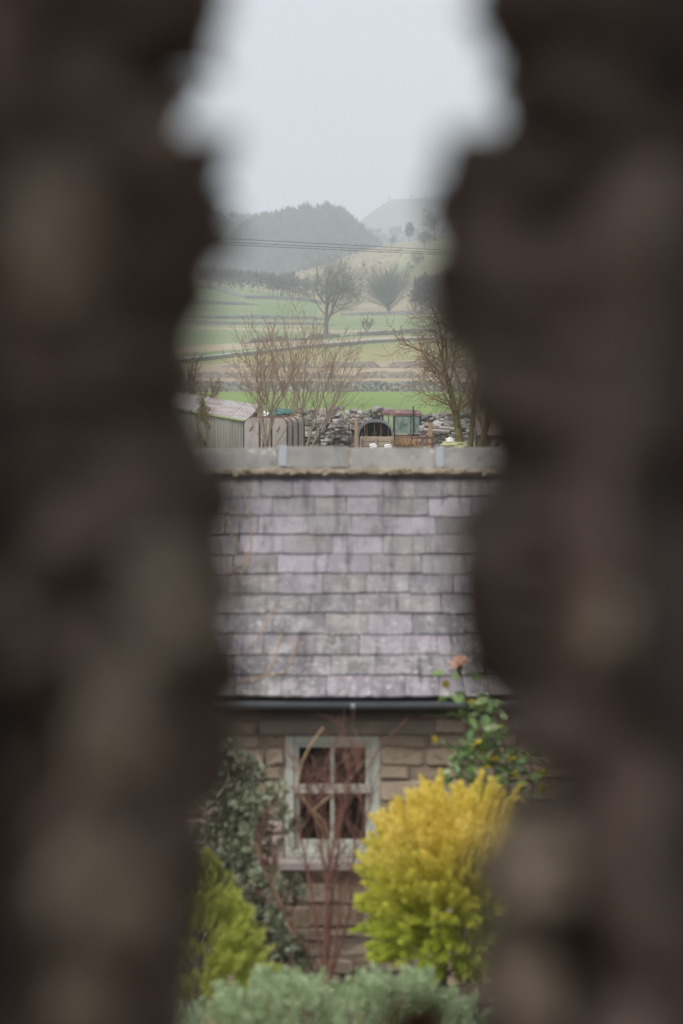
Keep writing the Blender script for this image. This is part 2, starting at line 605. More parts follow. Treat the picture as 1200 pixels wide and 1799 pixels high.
WIRE = mat("wire_black", [(.02, .02, .02), (.03, .03, .03)], rough=.6, bump=0)
RUSTLEAF = mat("rust_dead_leaf", [(.12, .035, .018), (.22, .075, .035)], scale=15, rough=.85, bump=.1, trans=.2)
SOIL = mat("garden_soil", [(.05, .038, .026), (.10, .075, .05), (.13, .12, .055)], scale=1.5, rough=1, bump=.4, coord='World')

# ------------------------------------------------------------------ terrain
PROF = [(-60, -1.6), (2.6, -1.7), (4.0, -2.0), (9.0, -2.75), (13.0, -3.83), (15.8, -4.44), (19.2, -5.2), (24, -5.2), (60, -5.1), (94, -5.1),
        (118, -5.7), (126, -5.1), (131, -4.75), (142, -5.0), (200, -5.7), (300, -6.2)]
SCR = [(300, 688), (345, 664), (420, 630), (470, 612), (520, 601), (620, 587), (700, 574), (800, 556)]
U9 = ([340, 440, 520, 640, 800], [505, 520, 528, 547, 547])
U10 = ([340, 440, 520, 640, 800], [492, 503, 512, 535, 530])
U14 = ([300, 440, 480, 560, 640, 700, 790, 900], [497, 495, 492, 468, 440, 428, 415, 398])


def s_of(u, Y):
    if Y <= 800:
        base = np.interp(Y, [p[0] for p in SCR], [p[1] for p in SCR])
        return base + np.interp(Y, [300, 420, 650, 800], [0, 0, .02, .035]) * (u - 600) * (1 if u < 600 else 0)
    a8 = s_of(u, 800.0)
    a9, a10, a14 = np.interp(u, *U9), np.interp(u, *U10), np.interp(u, *U14)
    if Y <= 1400:
        return np.interp(Y, [800, 900, 1000, 1400], [a8, a9, a10, a14])
    return a14


def ground(x, Y):
    if Y <= 300:
        return float(np.interp(Y, [p[0] for p in PROF], [p[1] for p in PROF]))
    u = 600 + FPX * x / Y
    if Y <= 1400:
        z = (600 - s_of(u, Y)) * Y / FPX
    else:
        z14 = (600 - s_of(600 + FPX * x / 1400, 1400)) * 1400 / FPX
        z = float(np.interp(Y, [1400, 1650, 9000], [z14, 22, 22]))
    return float(z)


def on_ground(px, Y):
    x = (px - 600) / FPX * Y
    return Vector((x, Y, ground(x, Y)))


GREEN1 = mat("field_green", [(.125, .19, .045), (.165, .24, .058), (.20, .27, .075)], scale=.05, rough=.95, bump=.3, bscale=2, coord='World', stretch=(1, .5, 1))
GREEN2 = mat("field_green_far", [(.115, .165, .06), (.15, .20, .078), (.19, .225, .10), (.24, .235, .12)], scale=.025, rough=.95, bump=0, coord='World', stretch=(1, .4, 1))
OLIVE = mat("field_olive", [(.19, .18, .07), (.26, .235, .10), (.31, .27, .13)], scale=.03, rough=.95, bump=0, coord='World', stretch=(1, .3, 1))
ROUGH = mat("rough_pasture", [(.20, .155, .10), (.30, .235, .155), (.36, .29, .20), (.22, .20, .09)], scale=.06, rough=.95, bump=0, coord='World', stretch=(1, .35, 1))
GOLDEN = mat("dead_bracken_slope", [(.15, .12, .07), (.23, .185, .11), (.31, .25, .15), (.19, .175, .085)], scale=.016, rough=.95, bump=0, coord='World')
SLOPEGREEN = mat("slope_grass", [(.17, .17, .07), (.20, .205, .085), (.25, .235, .11), (.29, .24, .13)], scale=.012, rough=.95, bump=0, coord='World')
YARD = mat("farm_ground", [(.11, .085, .05), (.22, .17, .10), (.30, .24, .15)], scale=.5, rough=1, bump=.4, coord='World')
GROUND_MATS = [SOIL, YARD, GREEN1, ROUGH, OLIVE, GREEN2, GOLDEN, SLOPEGREEN]


def field_id(x, Y):
    u = 600 + FPX * x / Y if Y > 1 else 600
    if Y > 300:
        Y += 9 * mnoise.noise(Vector((x * .06, Y * .05, 2))) + (30 * mnoise.noise(Vector((x * .02, Y * .02, 5))) if Y > 950 else 0)
    if Y < 30:
        return 0
    if Y < 128:
        return 1
    if Y < 300:
        return 2
    if Y < 333:
        return 4 if u > 560 else 3
    if Y < 405 + (u - 600) * .05:
        return 3
    if Y < 480 + (u - 600) * .30:
        return 4
    if Y < 520 + (u - 600) * .30:
        return 5
    if Y < 560 + (u - 600) * .30:
        return 3
    if 640 < Y < 665 or 686 < Y < 696:
        return 3
    if Y < 690:
        return 5
    if Y < 735 and u < 560:
        return 4
    if Y < 905 and u < 560:
        return 5
    if Y < 800:
        return 5
    if Y < 850:
        return 4 if u > 560 else 5
    if Y < 960:
        return 5 if u < 540 else 6
    if u + 25 * mnoise.noise(Vector((x * .03, Y * .02, 8))) > 690 and 1150 < Y < 1330 + (u - 700) * .3:
        return 7
    return 6


def make_terrain():
    ys = sorted(set(list(np.linspace(-60, 0, 5)) + [p[0] for p in PROF] + list(np.linspace(2, 30, 22)) + list(np.linspace(30, 145, 50)) +
                    list(np.linspace(145, 300, 24)) + list(np.linspace(302, 1000, 175)) + list(np.linspace(1005, 1400, 50)) +
                    [1450, 1500, 1560, 1620, 1700, 1850, 2100, 2500, 3000, 4000, 5500, 8500]))
    cols = 141
    vs, fs, mi = [], [], []
    for Y in ys:
        W = 25 + .30 * max(Y, 0)
        for i in range(cols):
            t = -1 + 2 * i / (cols - 1)
            t = math.copysign(abs(t) ** 1.35, t)
            x = t * W
            z = ground(x, Y) if Y > 1 else -1.6 - 0 * x
            z += (.10 * mnoise.noise(Vector((x * .35, Y * .35, 3))) if 40 < Y < 140 else 0)
            if Y > 300:
                z += .35 * mnoise.noise(Vector((x * .03, Y * .03, 7))) * min(1, (Y - 300) / 100)
            vs.append((x, Y, z))
    for r in range(len(ys) - 1):
        for i in range(cols - 1):
            a = r * cols + i
            fs.append((a, a + 1, a + cols + 1, a + cols))
            xm = (vs[a][0] + vs[a + cols + 1][0]) / 2
            mi.append(field_id(xm, (ys[r] + ys[r + 1]) / 2))
    me = bpy.data.meshes.new("terrain")
    me.from_pydata(vs, [], fs)
    for m in GROUND_MATS:
        me.materials.append(m)
    me.polygons.foreach_set('material_index', mi)
    me.polygons.foreach_set('use_smooth', [True] * len(fs))
    o = bpy.data.objects.new("terrain", me)
    C.objects.link(o)
    tag(o, "rolling green and brown fields running up to a bracken slope", "ground", "structure")


make_terrain()


# far hills: solid ridges with a real front slope and a back slope
def far_hill(name, label, crest, Y, foot_z, front, back, material, cat="hill"):
    us = np.linspace(crest[0][0], crest[-1][0], 90)
    mb = MB()
    rings = []
    prof = [(-1.0, 0), (-.8, .13), (-.6, .34), (-.42, .58), (-.25, .80), (-.1, .95), (0, 1.0), (.3, .97), (.7, .6), (1.0, 0)]
    for u in us:
        s = np.interp(u, [c[0] for c in crest], [c[1] for c in crest]) + .9 * mnoise.noise(Vector((u * .06, 0, Y * .01)))
        ring = []
        for (q, h) in prof:
            yy = Y + q * (front if q < 0 else back)
            zt = (600 - s) * Y / FPX
            x = (u - 600) / FPX * Y
            nn = 5 * mnoise.noise(Vector((x * .01, yy * .01, 1.7))) * (1 if 0 < h < .96 else 0)
            ring.append((x, yy, foot_z + (zt - foot_z) * h + nn))
        rings.append(ring)
    mb.loft(rings, closed=False, cap=False)
    o = mb.build(name, material, None, True)
    return tag(o, label, cat, "structure")


HILLFAR = mat("moor_hill", [(.10, .095, .065), (.15, .14, .10), (.19, .175, .13)], scale=.006, rough=1, bump=0, coord='World')
HILLWOOD = mat("wood_floor", [(.06, .05, .038), (.09, .075, .055)], scale=.02, rough=1, bump=0, coord='World')
CREST_R = [(560, 436), (600, 414), (622, 398), (640, 384), (660, 369), (682, 355), (690, 352), (720, 351), (740, 350), (800, 348), (880, 350), (1000, 356), (1200, 380)]
CREST_W = [(330, 470), (380, 452), (415, 432), (432, 412), (450, 402), (490, 393), (520, 386), (548, 381), (575, 381), (600, 388), (618, 400), (632, 418), (660, 442), (700, 462)]
CREST_L = [(0, 410), (200, 395), (340, 388), (380, 388), (410, 389), (440, 392), (465, 401), (500, 414), (560, 432), (620, 450)]
CREST_M = [(560, 440), (620, 418), (650, 412), (680, 410), (720, 414), (760, 420), (820, 425), (1000, 430)]
far_hill("moorland_hill", "hazy flat-topped hill faded pale grey behind the woods", CREST_R, 3300, 22, 500, 900, HILLFAR)
far_hill("far_wooded_ridge", "hazy low ridge under the woods at the valley side", CREST_L, 3000, 22, 500, 700, HILLWOOD)
far_hill("wooded_hill", "rounded hill lying under the dense bare wood", [(u, s + 9) for u, s in CREST_W], 2000, 22, 340, 500, HILLWOOD)
far_hill("valley_rise", "low hazy rise below the flat-topped hill", [(u, s + 5) for u, s in CREST_M], 2700, 22, 350, 600, HILLWOOD)


# ------------------------------------------------------------------ woods (masses far off)
def fan_tree(V, Fs, base, h, rng, n=50, spread=.85, wid=.085):
    """many slim triangles that rise and spread from a trunk: a bare tree seen from very far"""
    b = Vector(base)
    k = len(V)
    tw = h * .022
    V.extend([b + Vector((-tw, 0, 0)), b + Vector((tw, 0, 0)), b + Vector((0, 0, h * .55))])
    Fs.append((k, k + 1, k + 2))
    c = b + Vector((0, 0, h * .62))
    for i in range(n):
        d = Vector((rng.gauss(0, 1), rng.gauss(0, 1), rng.gauss(0, 1) + .35)).normalized()
        f = rng.random() ** .4
        tip = c + Vector((d.x * h * .42 * spread, d.y * h * .42 * spread, d.z * h * .38)) * f
        st = c.lerp(tip, rng.uniform(.35, .7)) - Vector((0, 0, h * .10))
        dv = (tip - st).normalized()
        sd_ = dv.cross(Vector((rng.uniform(-1, 1), rng.uniform(-1, 1), rng.uniform(-1, 1)))).normalized() * h * wid * rng.uniform(.4, 1.0)
        k = len(V)
        V.extend([st - sd_ * .6, st + sd_, tip + sd_ * .3])
        Fs.append((k, k + 1, k + 2))


def wood(name, label, crest, Y, front, foot_z, n, hr, seed, u0, u1, material=TWIGFAR, qmax=1.0):
    rng = random.Random(seed)
    V, Fs = [], []
    for i in range(n):
        u = rng.uniform(u0, u1)
        q = -rng.random() ** 1.3 * qmax
        s = np.interp(u, [c[0] for c in crest], [c[1] for c in crest])
        zt = (600 - s) * Y / FPX
        h = np.interp(q, [-1.0, -.8, -.6, -.42, -.25, -.1, 0], [0, .13, .34, .58, .80, .95, 1.0])
        yy = Y + q * front
        x = (u - 600) / FPX * Y
        th = rng.uniform(*hr) * (1 + .45 * mnoise.noise(Vector((x * .022, yy * .022, seed))))
        if mnoise.noise(Vector((x * .012, yy * .02, seed + 4))) > .48:
            continue
        fan_tree(V, Fs, (x, yy, foot_z + (zt - foot_z) * h - 1.5), th, rng)
    mb = MB()
    mb.add(V, Fs)
    o = mb.build(name, material)
    return tag(o, label, "woodland", "stuff")


wood("woodland", "dense bare wood covering the rounded hill", [(u, s + 9) for u, s in CREST_W], 2000, 340, 22, 1500, (11, 21), 3, 385, 660)
wood("woodland", "hazy bare wood along the ridge farther off", CREST_L, 3000, 500, 22, 520, (10, 17), 4, 335, 560)
wood("woodland", "thin hazy line of trees under the flat-topped hill", [(u, s + 5) for u, s in CREST_M], 2700, 350, 22, 260, (10, 17), 5, 610, 800, qmax=.6)


def scrub():
    rng = random.Random(11)
    V, Fs = [], []
    for i in range(230):
        u = rng.uniform(350, 545)
        Y = rng.uniform(915, 1120)
        p = on_ground(u, Y)
        fan_tree(V, Fs, p - Vector((0, 0, .5)), rng.uniform(3.5, 9.0) * (1.0 if u < 520 else .7), rng, n=26, spread=1.0, wid=.09)
    for i in range(110):
        u = rng.uniform(535, 640)
        Y = rng.uniform(980, 1150)
        p = on_ground(u, Y)
        fan_tree(V, Fs, p - Vector((0, 0, .5)), rng.uniform(2.5, 6.0), rng, n=22, spread=1.0, wid=.08)
    mb = MB()
    mb.add(V, Fs)
    tag(mb.build("scrub", TWIGFAR), "grey-brown thicket of bare scrub behind the upper green field", "scrub", "stuff")
    V, Fs = [], []
    for i in range(170):
        u = rng.uniform(725, 860)
        Y = rng.uniform(870, 1080)
        p = on_ground(u, Y)
        fan_tree(V, Fs, p - Vector((0, 0, .5)), rng.uniform(5, 13), rng, n=26, spread=.9, wid=.08)
    for i in range(75):
        u = rng.uniform(560, 800)
        Y = rng.uniform(1060, 1380)
        fan_tree(V, Fs, on_ground(u, Y) - Vector((0, 0, .5)), rng.uniform(1.5, 4.5), rng, n=20, spread=1.2, wid=.09)
    mb = MB()
    mb.add(V, Fs)
    tag(mb.build("scrub", TWIGFAR), "bare thicket on the slope beside the fan-shaped tree", "scrub", "stuff")


scrub()


# ------------------------------------------------------------------ trees
def grow(out, p, d, length, r, level, rng, P):
    nseg = P['seg'][level]
    pts, rad = [Vector(p)], [r]
    dd = Vector(d).normalized()
    wig = P['wig'][level]
    for i in range(nseg):
        dd = (dd + Vector((rng.gauss(0, wig), rng.gauss(0, wig), rng.gauss(0, wig) + P['up'][level]))).normalized()
        pts.append(pts[-1] + dd * (length / nseg))
        rad.append(max(P['rmin'], r * (1 - (1 - P['taper'][level]) * (i + 1) / nseg)))
    out[level].tube(pts, rad, n=P['sides'][level], cap=False)
    if level + 1 >= len(P['kids']) + 1 or level + 1 >= len(P['seg']):
        return
    k = P['kids'][level]
    k = rng.randint(k[0], k[1])
    az0 = rng.uniform(0, 6.28)
    for j in range(k):
        t = P['start'][level] + (1 - P['start'][level]) * ((j + rng.random()) / k)
        t = min(t, .999)
        f = t * nseg
        i = min(int(f), nseg - 1)
        q = pts[i].lerp(pts[i + 1], f - i)
        ax = (pts[i + 1] - pts[i]).normalized()
        a = R(rng.uniform(*P['ang'][level]))
        az = az0 + j * 2.399 + rng.uniform(-.5, .5)
        o1 = ax.orthogonal().normalized()
        o2 = ax.cross(o1)
        nd = ax * math.cos(a) + (o1 * math.cos(az) + o2 * math.sin(az)) * math.sin(a)
        nl = length * rng.uniform(*P['len'][level]) * (1 - .45 * t if P.get('cone') else 1)
        nr = min(rad[i] * .72, r * P['rr'][level] * rng.uniform(.75, 1.1))
        grow(out, q, nd, nl, max(nr, P['rmin']), level + 1, rng, P)


def tree(name, label, base, trunks, P, seed, mtrunk, mcrown, split=2, cat="tree", group=None):
    """trunks: list of (offset, direction, length, radius). Levels below split make the trunk, the others the crown."""
    rng = random.Random(seed)
    t = thing(name, label, cat, base, group)
    out = [MB() for _ in range(len(P['seg']))]
    for (o, d, l, r) in trunks:
        grow(out, Vector(base) + Vector(o), Vector(d), l, r, 0, rng, P)
    a, b = MB(), MB()
    for i, m in enumerate(out):
        (a if i < split else b).add(m.v, m.f)
    a.build('trunk', mtrunk, t, True)
    b.build('crown', mcrown, t)
    return t


OAK = dict(seg=[7, 6, 5, 4, 3], wig=[.07, .16, .2, .22, .25], up=[.02, .05, .05, .05, .04], taper=[.35, .3, .3, .35, .4], sides=[8, 6, 4, 3, 3],
           kids=[(9, 10), (7, 8), (6, 7), (5, 6)], start=[.22, .25, .2, .15], ang=[(28, 58), (28, 60), (28, 60), (25, 60)],
           len=[(.48, .68), (.42, .62), (.4, .6), (.4, .65)], rr=[.38, .40, .45, .5], rmin=.017)
# sapling clumps behind the ridge
SAP = dict(seg=[7, 6, 5, 3], wig=[.05, .08, .10, .10], up=[.05, .09, .09, .07], taper=[.25, .3, .3, .4], sides=[6, 5, 4, 3],
           kids=[(10, 11), (7, 8), (4, 5)], start=[.2, .2, .2], ang=[(20, 48), (18, 42), (16, 40)],
           len=[(.5, .75), (.36, .6), (.35, .6)], rr=[.36, .42, .5], rmin=.0042, cone=1)
FANP = dict(seg=[5, 6, 5, 4], wig=[.03, .05, .07, .08], up=[.0, .03, .03, .03], taper=[.6, .3, .3, .4], sides=[7, 5, 4, 3],
            kids=[(46, 48), (12, 14), (7, 8)], start=[.2, .15, .15], ang=[(4, 76), (12, 34), (12, 34)],
            len=[(1.25, 1.65), (.35, .6), (.35, .6)], rr=[.22, .45, .5], rmin=.026)

tree('bare_tree', "tall spreading bare tree standing alone in the middle green field", on_ground(572, 600), [((0, 0, -.3), (.02, 0, 1), 13.6, .62), ((.1, 0, 2.2), (.35, 0, 1), 11, .36)], OAK, 21, BARK, TWIGGREY)
tree('bare_tree', "dense fan-shaped grey bare tree below the bracken slope", on_ground(683, 830), [((0, 0, -.3), (0, 0, 1), 6.2, .62)], FANP, 5, BARK, TWIGGREY)
tree('sapling', "small bare sapling in the green field beside the tall spreading tree", on_ground(643, 640), [((0, 0, -.2), (.1, 0, 1), 3.4, .16), ((.2, 0, -.2), (.45, 0, 1), 3.2, .12), ((-.1, 0, -.2), (-.25, 0, 1), 3.0, .12)],
     dict(SAP, rmin=.022), 6, BARK, TWIGGREY)
b1 = on_ground(467, 84)
tree('bare_tree', "slim pale-trunked bare tree in front of the grey metal trailer", b1,
     [((0, 0, 0), (.0, .02, 1), 4.1, .062), ((.02, 0, 1.55), (.24, .1, 1), 3.2, .030), ((-.02, 0, 1.5), (-.36, .1, 1), 2.7, .030), ((.0, 0, 1.2), (.10, -.1, 1), 3.5, .028), ((0, 0, 1.7), (-.16, 0, 1), 2.9, .028)],
     SAP, 31, BARKPALE, TWIGBROWN, split=1)
b2 = on_ground(522, 100)
tree('bare_tree', "many-stemmed brown bare tree leaning over the rubble wall beside the trailer", b2,
     [((0, 0, 0), (-.05, 0, 1), 5.3, .062), ((.1, 0, 0), (.40, .1, 1), 4.9, .052), ((.15, 0, .3), (.72, .1, .95), 4.0, .042), ((.05, 0, 0), (.14, .2, 1), 5.3, .052),
      ((-.1, 0, .2), (-.22, 0, 1), 4.6, .06), ((.2, 0, .2), (.54, -.2, 1), 4.2, .055)],
     SAP, 47, BARKPALE, TWIGBROWN, split=1)
b3 = on_ground(822, 90)
MOSSY = dict(seg=[7, 6, 5, 4], wig=[.08, .14, .18, .2], up=[.02, .03, .0, -.02], taper=[.3, .3, .3, .4], sides=[9, 6, 4, 3],
             kids=[(13, 14), (10, 11), (9, 10)], start=[.36, .2, .15], ang=[(25, 60), (30, 65), (28, 65)],
             len=[(.32, .48), (.36, .56), (.35, .6)], rr=[.24, .40, .45], rmin=.0055)
tree('mossy_tree', "twin-trunked mossy tree with brown twigs beside the small brown shed", b3,
     [((-.12, 0, -.1), (-.04, 0, 1), 4.9, .19), ((.16, 0, -.1), (.24, .05, 1), 4.6, .17), ((0, .1, .6), (.08, .1, 1), 4.7, .12)], MOSSY, 13, MOSSBARK, TWIGOLIVE, split=1)
tree('bare_tree', "dim bare bush against the left stones above the rusty shed roof", on_ground(335, 128), [((0, 0, -.2), (.1, 0, 1), 3.4, .09), ((.2, 0, -.2), (.4, 0, 1), 2.8, .07), ((-.2, 0, -.2), (-.3, 0, 1), 3, .07)],
     dict(SAP, rmin=.014), 17, BARK, TWIGBROWN, split=1)


def leafy_far(name, label, px, py_base, Y, w_, h_, seed, n=420, material=EVERGREEN, trunk=.25):
    """a tree or bush far up the slope: trunk and a crown of many small leaf-clump faces"""
    rng = random.Random(seed)
    b = on_ground(px, Y)
    t = thing(name, label, "tree" if trunk > .1 else "bush", b)
    mb = MB()
    mb.tube([b, b + Vector((0, 0, h_ * .6))], [h_ * .03, h_ * .015], 5)
    for k in range(5):
        a = rng.uniform(0, 6.28)
        mb.tube([b + Vector((0, 0, h_ * .25)), b + Vector((math.cos(a) * w_ * .3, math.sin(a) * w_ * .3, h_ * .7))], [h_ * .012, h_ * .006], 4)
    mb.build('trunk', BARK, t)
    V, Fs = [], []
    for i in range(n):
        d = Vector((rng.gauss(0, 1), rng.gauss(0, 1), rng.gauss(0, 1))).normalized() * (rng.random() ** .4)
        q = 1 + .25 * mnoise.noise(d * 2.2 + Vector((seed, 0, 0)))
        p = b + Vector((d.x * w_ / 2 * q, d.y * w_ / 2 * q, h_ * (trunk + (1 - trunk) * (.5 + d.z * .5 * q))))
        s = .045 * h_ * rng.uniform(.6, 1.3) + .12
        a = Vector((rng.gauss(0, 1), rng.gauss(0, 1), rng.gauss(0, 1))).normalized() * s
        c = a.orthogonal().normalized() * s * rng.uniform(.6, 1)
        k = len(V)
        V.extend([p - a, p + c, p + a])
        Fs.append((k, k + 1, k + 2))
    mb = MB()
    mb.add(V, Fs)
    mb.build('crown', material, t)


leafy_far('evergreen_tree', "narrow oval evergreen tree on the skyline of the slope", 719, 430, 1395, 5.6, 11.5, 61)
leafy_far('evergreen_tree', "dark rounded tree right of the oval evergreen on the slope", 746, 440, 1340, 10, 9.5, 62)
leafy_far('bare_bush', "dark bush on the green patch high on the slope", 732, 468, 1240, 8.5, 7.5, 63, trunk=.05, material=TWIGFAR)
leafy_far('bare_bush', "small dark bush on the slope crest left of the evergreens", 637, 447, 1390, 7.5, 5.5, 64, n=260, trunk=.05, material=TWIGFAR)
leafy_far('bare_bush', "tiny bush on the slope crest between crest bush and evergreens", 690, 436, 1392, 4.5, 6, 65, n=200, trunk=.05, material=TWIGFAR)
tree('bare_tree', "bare hazy tree at the top of the slope beside the dark rounded tree", on_ground(764, 1380), [((0, 0, -.5), (0, 0, 1), 12, .5)], dict(OAK, rmin=.06, kids=[(8, 9), (6, 7), (5, 6), (3, 4)]), 71, BARK, TWIGGREY)
for k, (px, s, lab) in enumerate([(722, 6, "tiny tree on the flat hilltop rim straight above the oval evergreen"), (745, 4.5, "tiny tree on the flat hilltop rim above the dark rounded tree"),
                                   (684, 7, "tiny tree at the corner of the flat hilltop rim")]):
    rng = random.Random(80 + k)
    V, Fs = [], []
    x = (px - 600) / FPX * 3300
    zc = (600 - np.interp(px, [c[0] for c in CREST_R], [c[1] for c in CREST_R])) * 3300 / FPX
    fan_tree(V, Fs, (x, 3297, zc - 1.5), s, rng, n=40, spread=.9, wid=.2)
    mb = MB()
    mb.add(V, Fs)
    tag(mb.build('hilltop_tree', TWIGFAR), lab, "tree")


# ------------------------------------------------------------------ dry stone walls across the fields
def field_wall(label, pts, h, thick, seed, material, step=.8, cap=None, gaps=(), rough=1.0):
    """pts: (px, Y) corner list; a wall with a lumpy, uneven top and battered sides that follows the ground"""
    pl = [on_ground(a, b) for a, b in pts]
    t = thing('dry_stone_wall', label, "wall", pl[0])
    mb, mc = MB(), MB()
    rings, caps = [], []
    cnt, tot = 0, sum(max(2, int((b - a).length / step)) for a, b in zip(pl, pl[1:]))
    for a, b in zip(pl, pl[1:]):
        L = (b - a).length
        n = max(2, int(L / step))
        dr = (b - a).normalized()
        nr = Vector((-dr.y, dr.x, 0)).normalized()
        for i in range(n):
            p = a.lerp(b, i / n)
            p.z = ground(p.x, p.y)
            N = lambda k, f=.9: mnoise.noise(Vector((p.x * f, p.y * f, seed * 3.7 + k)))
            big = mnoise.noise(Vector((p.x * .06, p.y * .06, seed)))
            hh = h * (1 + rough * (.20 * N(1) + .35 * big) + rough * .18 * mnoise.noise(Vector((p.x * .25, p.y * .25, seed + 9))))
            cnt += 1
            hh *= min(1, .15 + .12 * min(cnt, tot - cnt))
            for (g0, g1, gh) in gaps:
                u = 600 + FPX * p.x / p.y
                if g0 < u < g1:
                    hh *= gh
            rings.append([p + nr * (thick / 2 * (1 + .1 * N(2))) - Vector((0, 0, .3)), p + nr * (thick * .38 * (1 + .2 * N(3))) + Vector((0, 0, hh * .55)),
                          p + nr * (thick * .28) + Vector((0, 0, hh * .93)), p + nr * (.08 * N(4)) + Vector((0, 0, hh * (1 + .04 * N(5, 1.7)))),
                          p - nr * (thick * .28) + Vector((0, 0, hh * .93)), p - nr * (thick * .38 * (1 + .2 * N(6))) + Vector((0, 0, hh * .55)),
                          p - nr * (thick / 2 * (1 + .1 * N(7))) - Vector((0, 0, .3))])
            if cap:
                cw = cap * (1 + .3 * N(8))
                caps.append([p + nr * cw + Vector((0, 0, hh * .92)), p + nr * cw * .8 + Vector((0, 0, hh + cap * .55)), p - nr * cw * .8 + Vector((0, 0, hh + cap * .55)), p - nr * cw + Vector((0, 0, hh * .92))])
    mb.loft(rings)
    mb.build('stonework', material, t)
    if caps:
        mc.loft(caps)
        mc.build('coping', PALECAP, t)
    return t


field_wall("long grey limestone wall along the far edge of the bright green field", [(200, 300), (430, 301), (640, 300), (960, 302)], 1.35, .9, 1, LIMESTONE, step=.5)
field_wall("low wall with loose dark stones just above the long limestone wall", [(300, 346), (520, 344), (700, 347), (960, 350)], .8, .9, 2, LIMEDARK, gaps=((470, 500, .4), (585, 625, .5), (735, 760, .4)))
field_wall("broken dark wall across the rough brown pasture", [(380, 384), (530, 382), (668, 384), (700, 384), (960, 392)], 1.05, .9, 3, LIMEDARK, gaps=((420, 470, .4), (540, 575, .35), (660, 688, .3)))
field_wall("long wall with a bright white top slanting across the fields", [(280, 392), (390, 420), (520, 462), (640, 505), (760, 540), (900, 575)], .75, .8, 4, LIMEDARK, cap=.18, rough=.3)
field_wall("weathered wall below the tall spreading tree running right", [(430, 500), (560, 560), (660, 605), (760, 640), (900, 665)], 1.1, .9, 5, LIMEDARK, gaps=((505, 540, .4), (595, 625, .5)))
field_wall("pale wall with short gaps below the upper left fields", [(250, 690), (400, 690), (520, 700), (600, 705)], 1.1, 1.0, 6, LIMESTONE, step=1)
field_wall("pale wall between the two upper left green fields", [(250, 735), (380, 740), (470, 752), (580, 765)], 1.2, 1.0, 7, LIMESTONE, step=1)
field_wall("pale wall behind the fan-shaped tree on the right", [(600, 815), (690, 822), (790, 822), (900, 830)], 1.2, 1.0, 8, LIMESTONE, step=1)
field_wall("curving pale wall below the scrub at the top of the fields", [(300, 890), (375, 905), (430, 880), (470, 888), (580, 912)], 1.4, 1.1, 9, LIMESTONE, step=1)
field_wall("short pale wall in the left corner of the highest green field", [(300, 830), (390, 838), (460, 850)], 1.1, 1.0, 10, LIMESTONE, step=1)

# ------------------------------------------------------------------ power line
POLE = []
for px, lab in ((90, "tall wooden pole carrying the three wires on the left"), (1130, "tall wooden pole carrying the three wires on the right")):
    Y = 170 if px < 600 else 185
    b = on_ground(px, Y)
    top = 17 if px < 600 else 15.5
    t = thing('utility_pole', lab, "pole", b)
    mb = MB()
    mb.tube([b, b + Vector((0, 0, top))], [.16, .11], 8)
    mb.build('pole', POSTWOOD, t)
    mb = MB()
    mb.box(b + Vector((0, 0, top - .2)), (.12, 2.2, .12))
    mb.build('crossarm', POSTWOOD, t)
for k, (y0, y1, lab) in enumerate([(417.5, 440, "uppermost of the three thin wires crossing before the hills"), (424, 444.5, "middle one of the three thin wires crossing before the hills"),
                                   (428.5, 448, "lowest of the three thin wires crossing before the hills")]):
    pts = []
    for i in range(41):
        px = 90 + (1130 - 90) * i / 40
        sag = -5.0 * (1 - ((px - 575) / 430) ** 2)
        py = y0 + (y1 - y0) * (px - 370) / (790 - 370) - (.5 * sag if False else 0)
        pts.append(at(px, py, 170 + 15 * (px - 90) / 1040))
    mb = MB()
    mb.tube(pts, .015, 5)
    tag(mb.build('power_line', WIRE), lab, "wire", group="wires between two poles")

# ------------------------------------------------------------------ cottage
YE, YR = 19.0, 20.75                    # eave and ridge distance
ZE = at(600, 1227, YE).z
ZR = at(600, 826, YR).z
XL, XR = -2.4, 2.3
YW = 19.24                              # front wall face
ZG = -5.2
house = thing('stone_cottage', "small stone cottage with a grey-purple slate roof and one sash window", "house", (0, YW, ZG))
slope = Vector((0, YR - YE, ZR - ZE))
SL = slope.length
sdir = slope.normalized()
snrm = Vector((0, -sdir.z, sdir.y))

mb = MB()
e0, r0 = Vector((0, YE + .03, ZE - .03)), Vector((0, YR, ZR - .06))
back = Vector((0, YR + (YR - YE), ZE))
prof = [e0, r0, back, back + Vector((0, 0, -.1)), r0 + Vector((0, 0, -.16)), e0 + Vector((0, 0, -.07))]
mb.loft([[p + Vector((x, 0, 0)) for p in prof] for x in (XL, XR)])
roof = mb.build('roof', SHEDDARK, house)

rng = random.Random(5)
NC = 12
gauge = SL / (NC - .45)


def slate_mesh(name, seed, wd, m):
    r = random.Random(seed)
    ln, th = gauge * 1.75, .022
    nx = 4
    top, bot = [], []
    for j in (0, 1):
        for i in range(nx + 1):
            x = -wd / 2 + wd * i / nx
            y = 0 if j == 0 else ln
            if j == 0:
                y += r.uniform(-.003, .003)
                if i in (0, nx):
                    y += r.uniform(0, .009)
            top.append((x + r.uniform(-.002, .002), y, .030 - .030 * j + (r.uniform(-.001, .0015))))
    bot = [(p[0], p[1], p[2] - th) for p in top]
    vs = top + bot
    k = 2 * (nx + 1)
    fs = []
    for i in range(nx):
        a = i
        fs.append((a, a + 1, a + nx + 2, a + nx + 1))
        fs.append((k + a, k + a + nx + 1, k + a + nx + 2, k + a + 1))
        fs.append((a, k + a, k + a + 1, a + 1))
    fs.append((0, nx + 1, k + nx + 1, k))
    fs.append((nx, k + nx, k + 2 * nx + 1, 2 * nx + 1))
    me = bpy.data.meshes.new(name)
    me.from_pydata(vs, [], fs)
    me.materials.append(m)
    return me


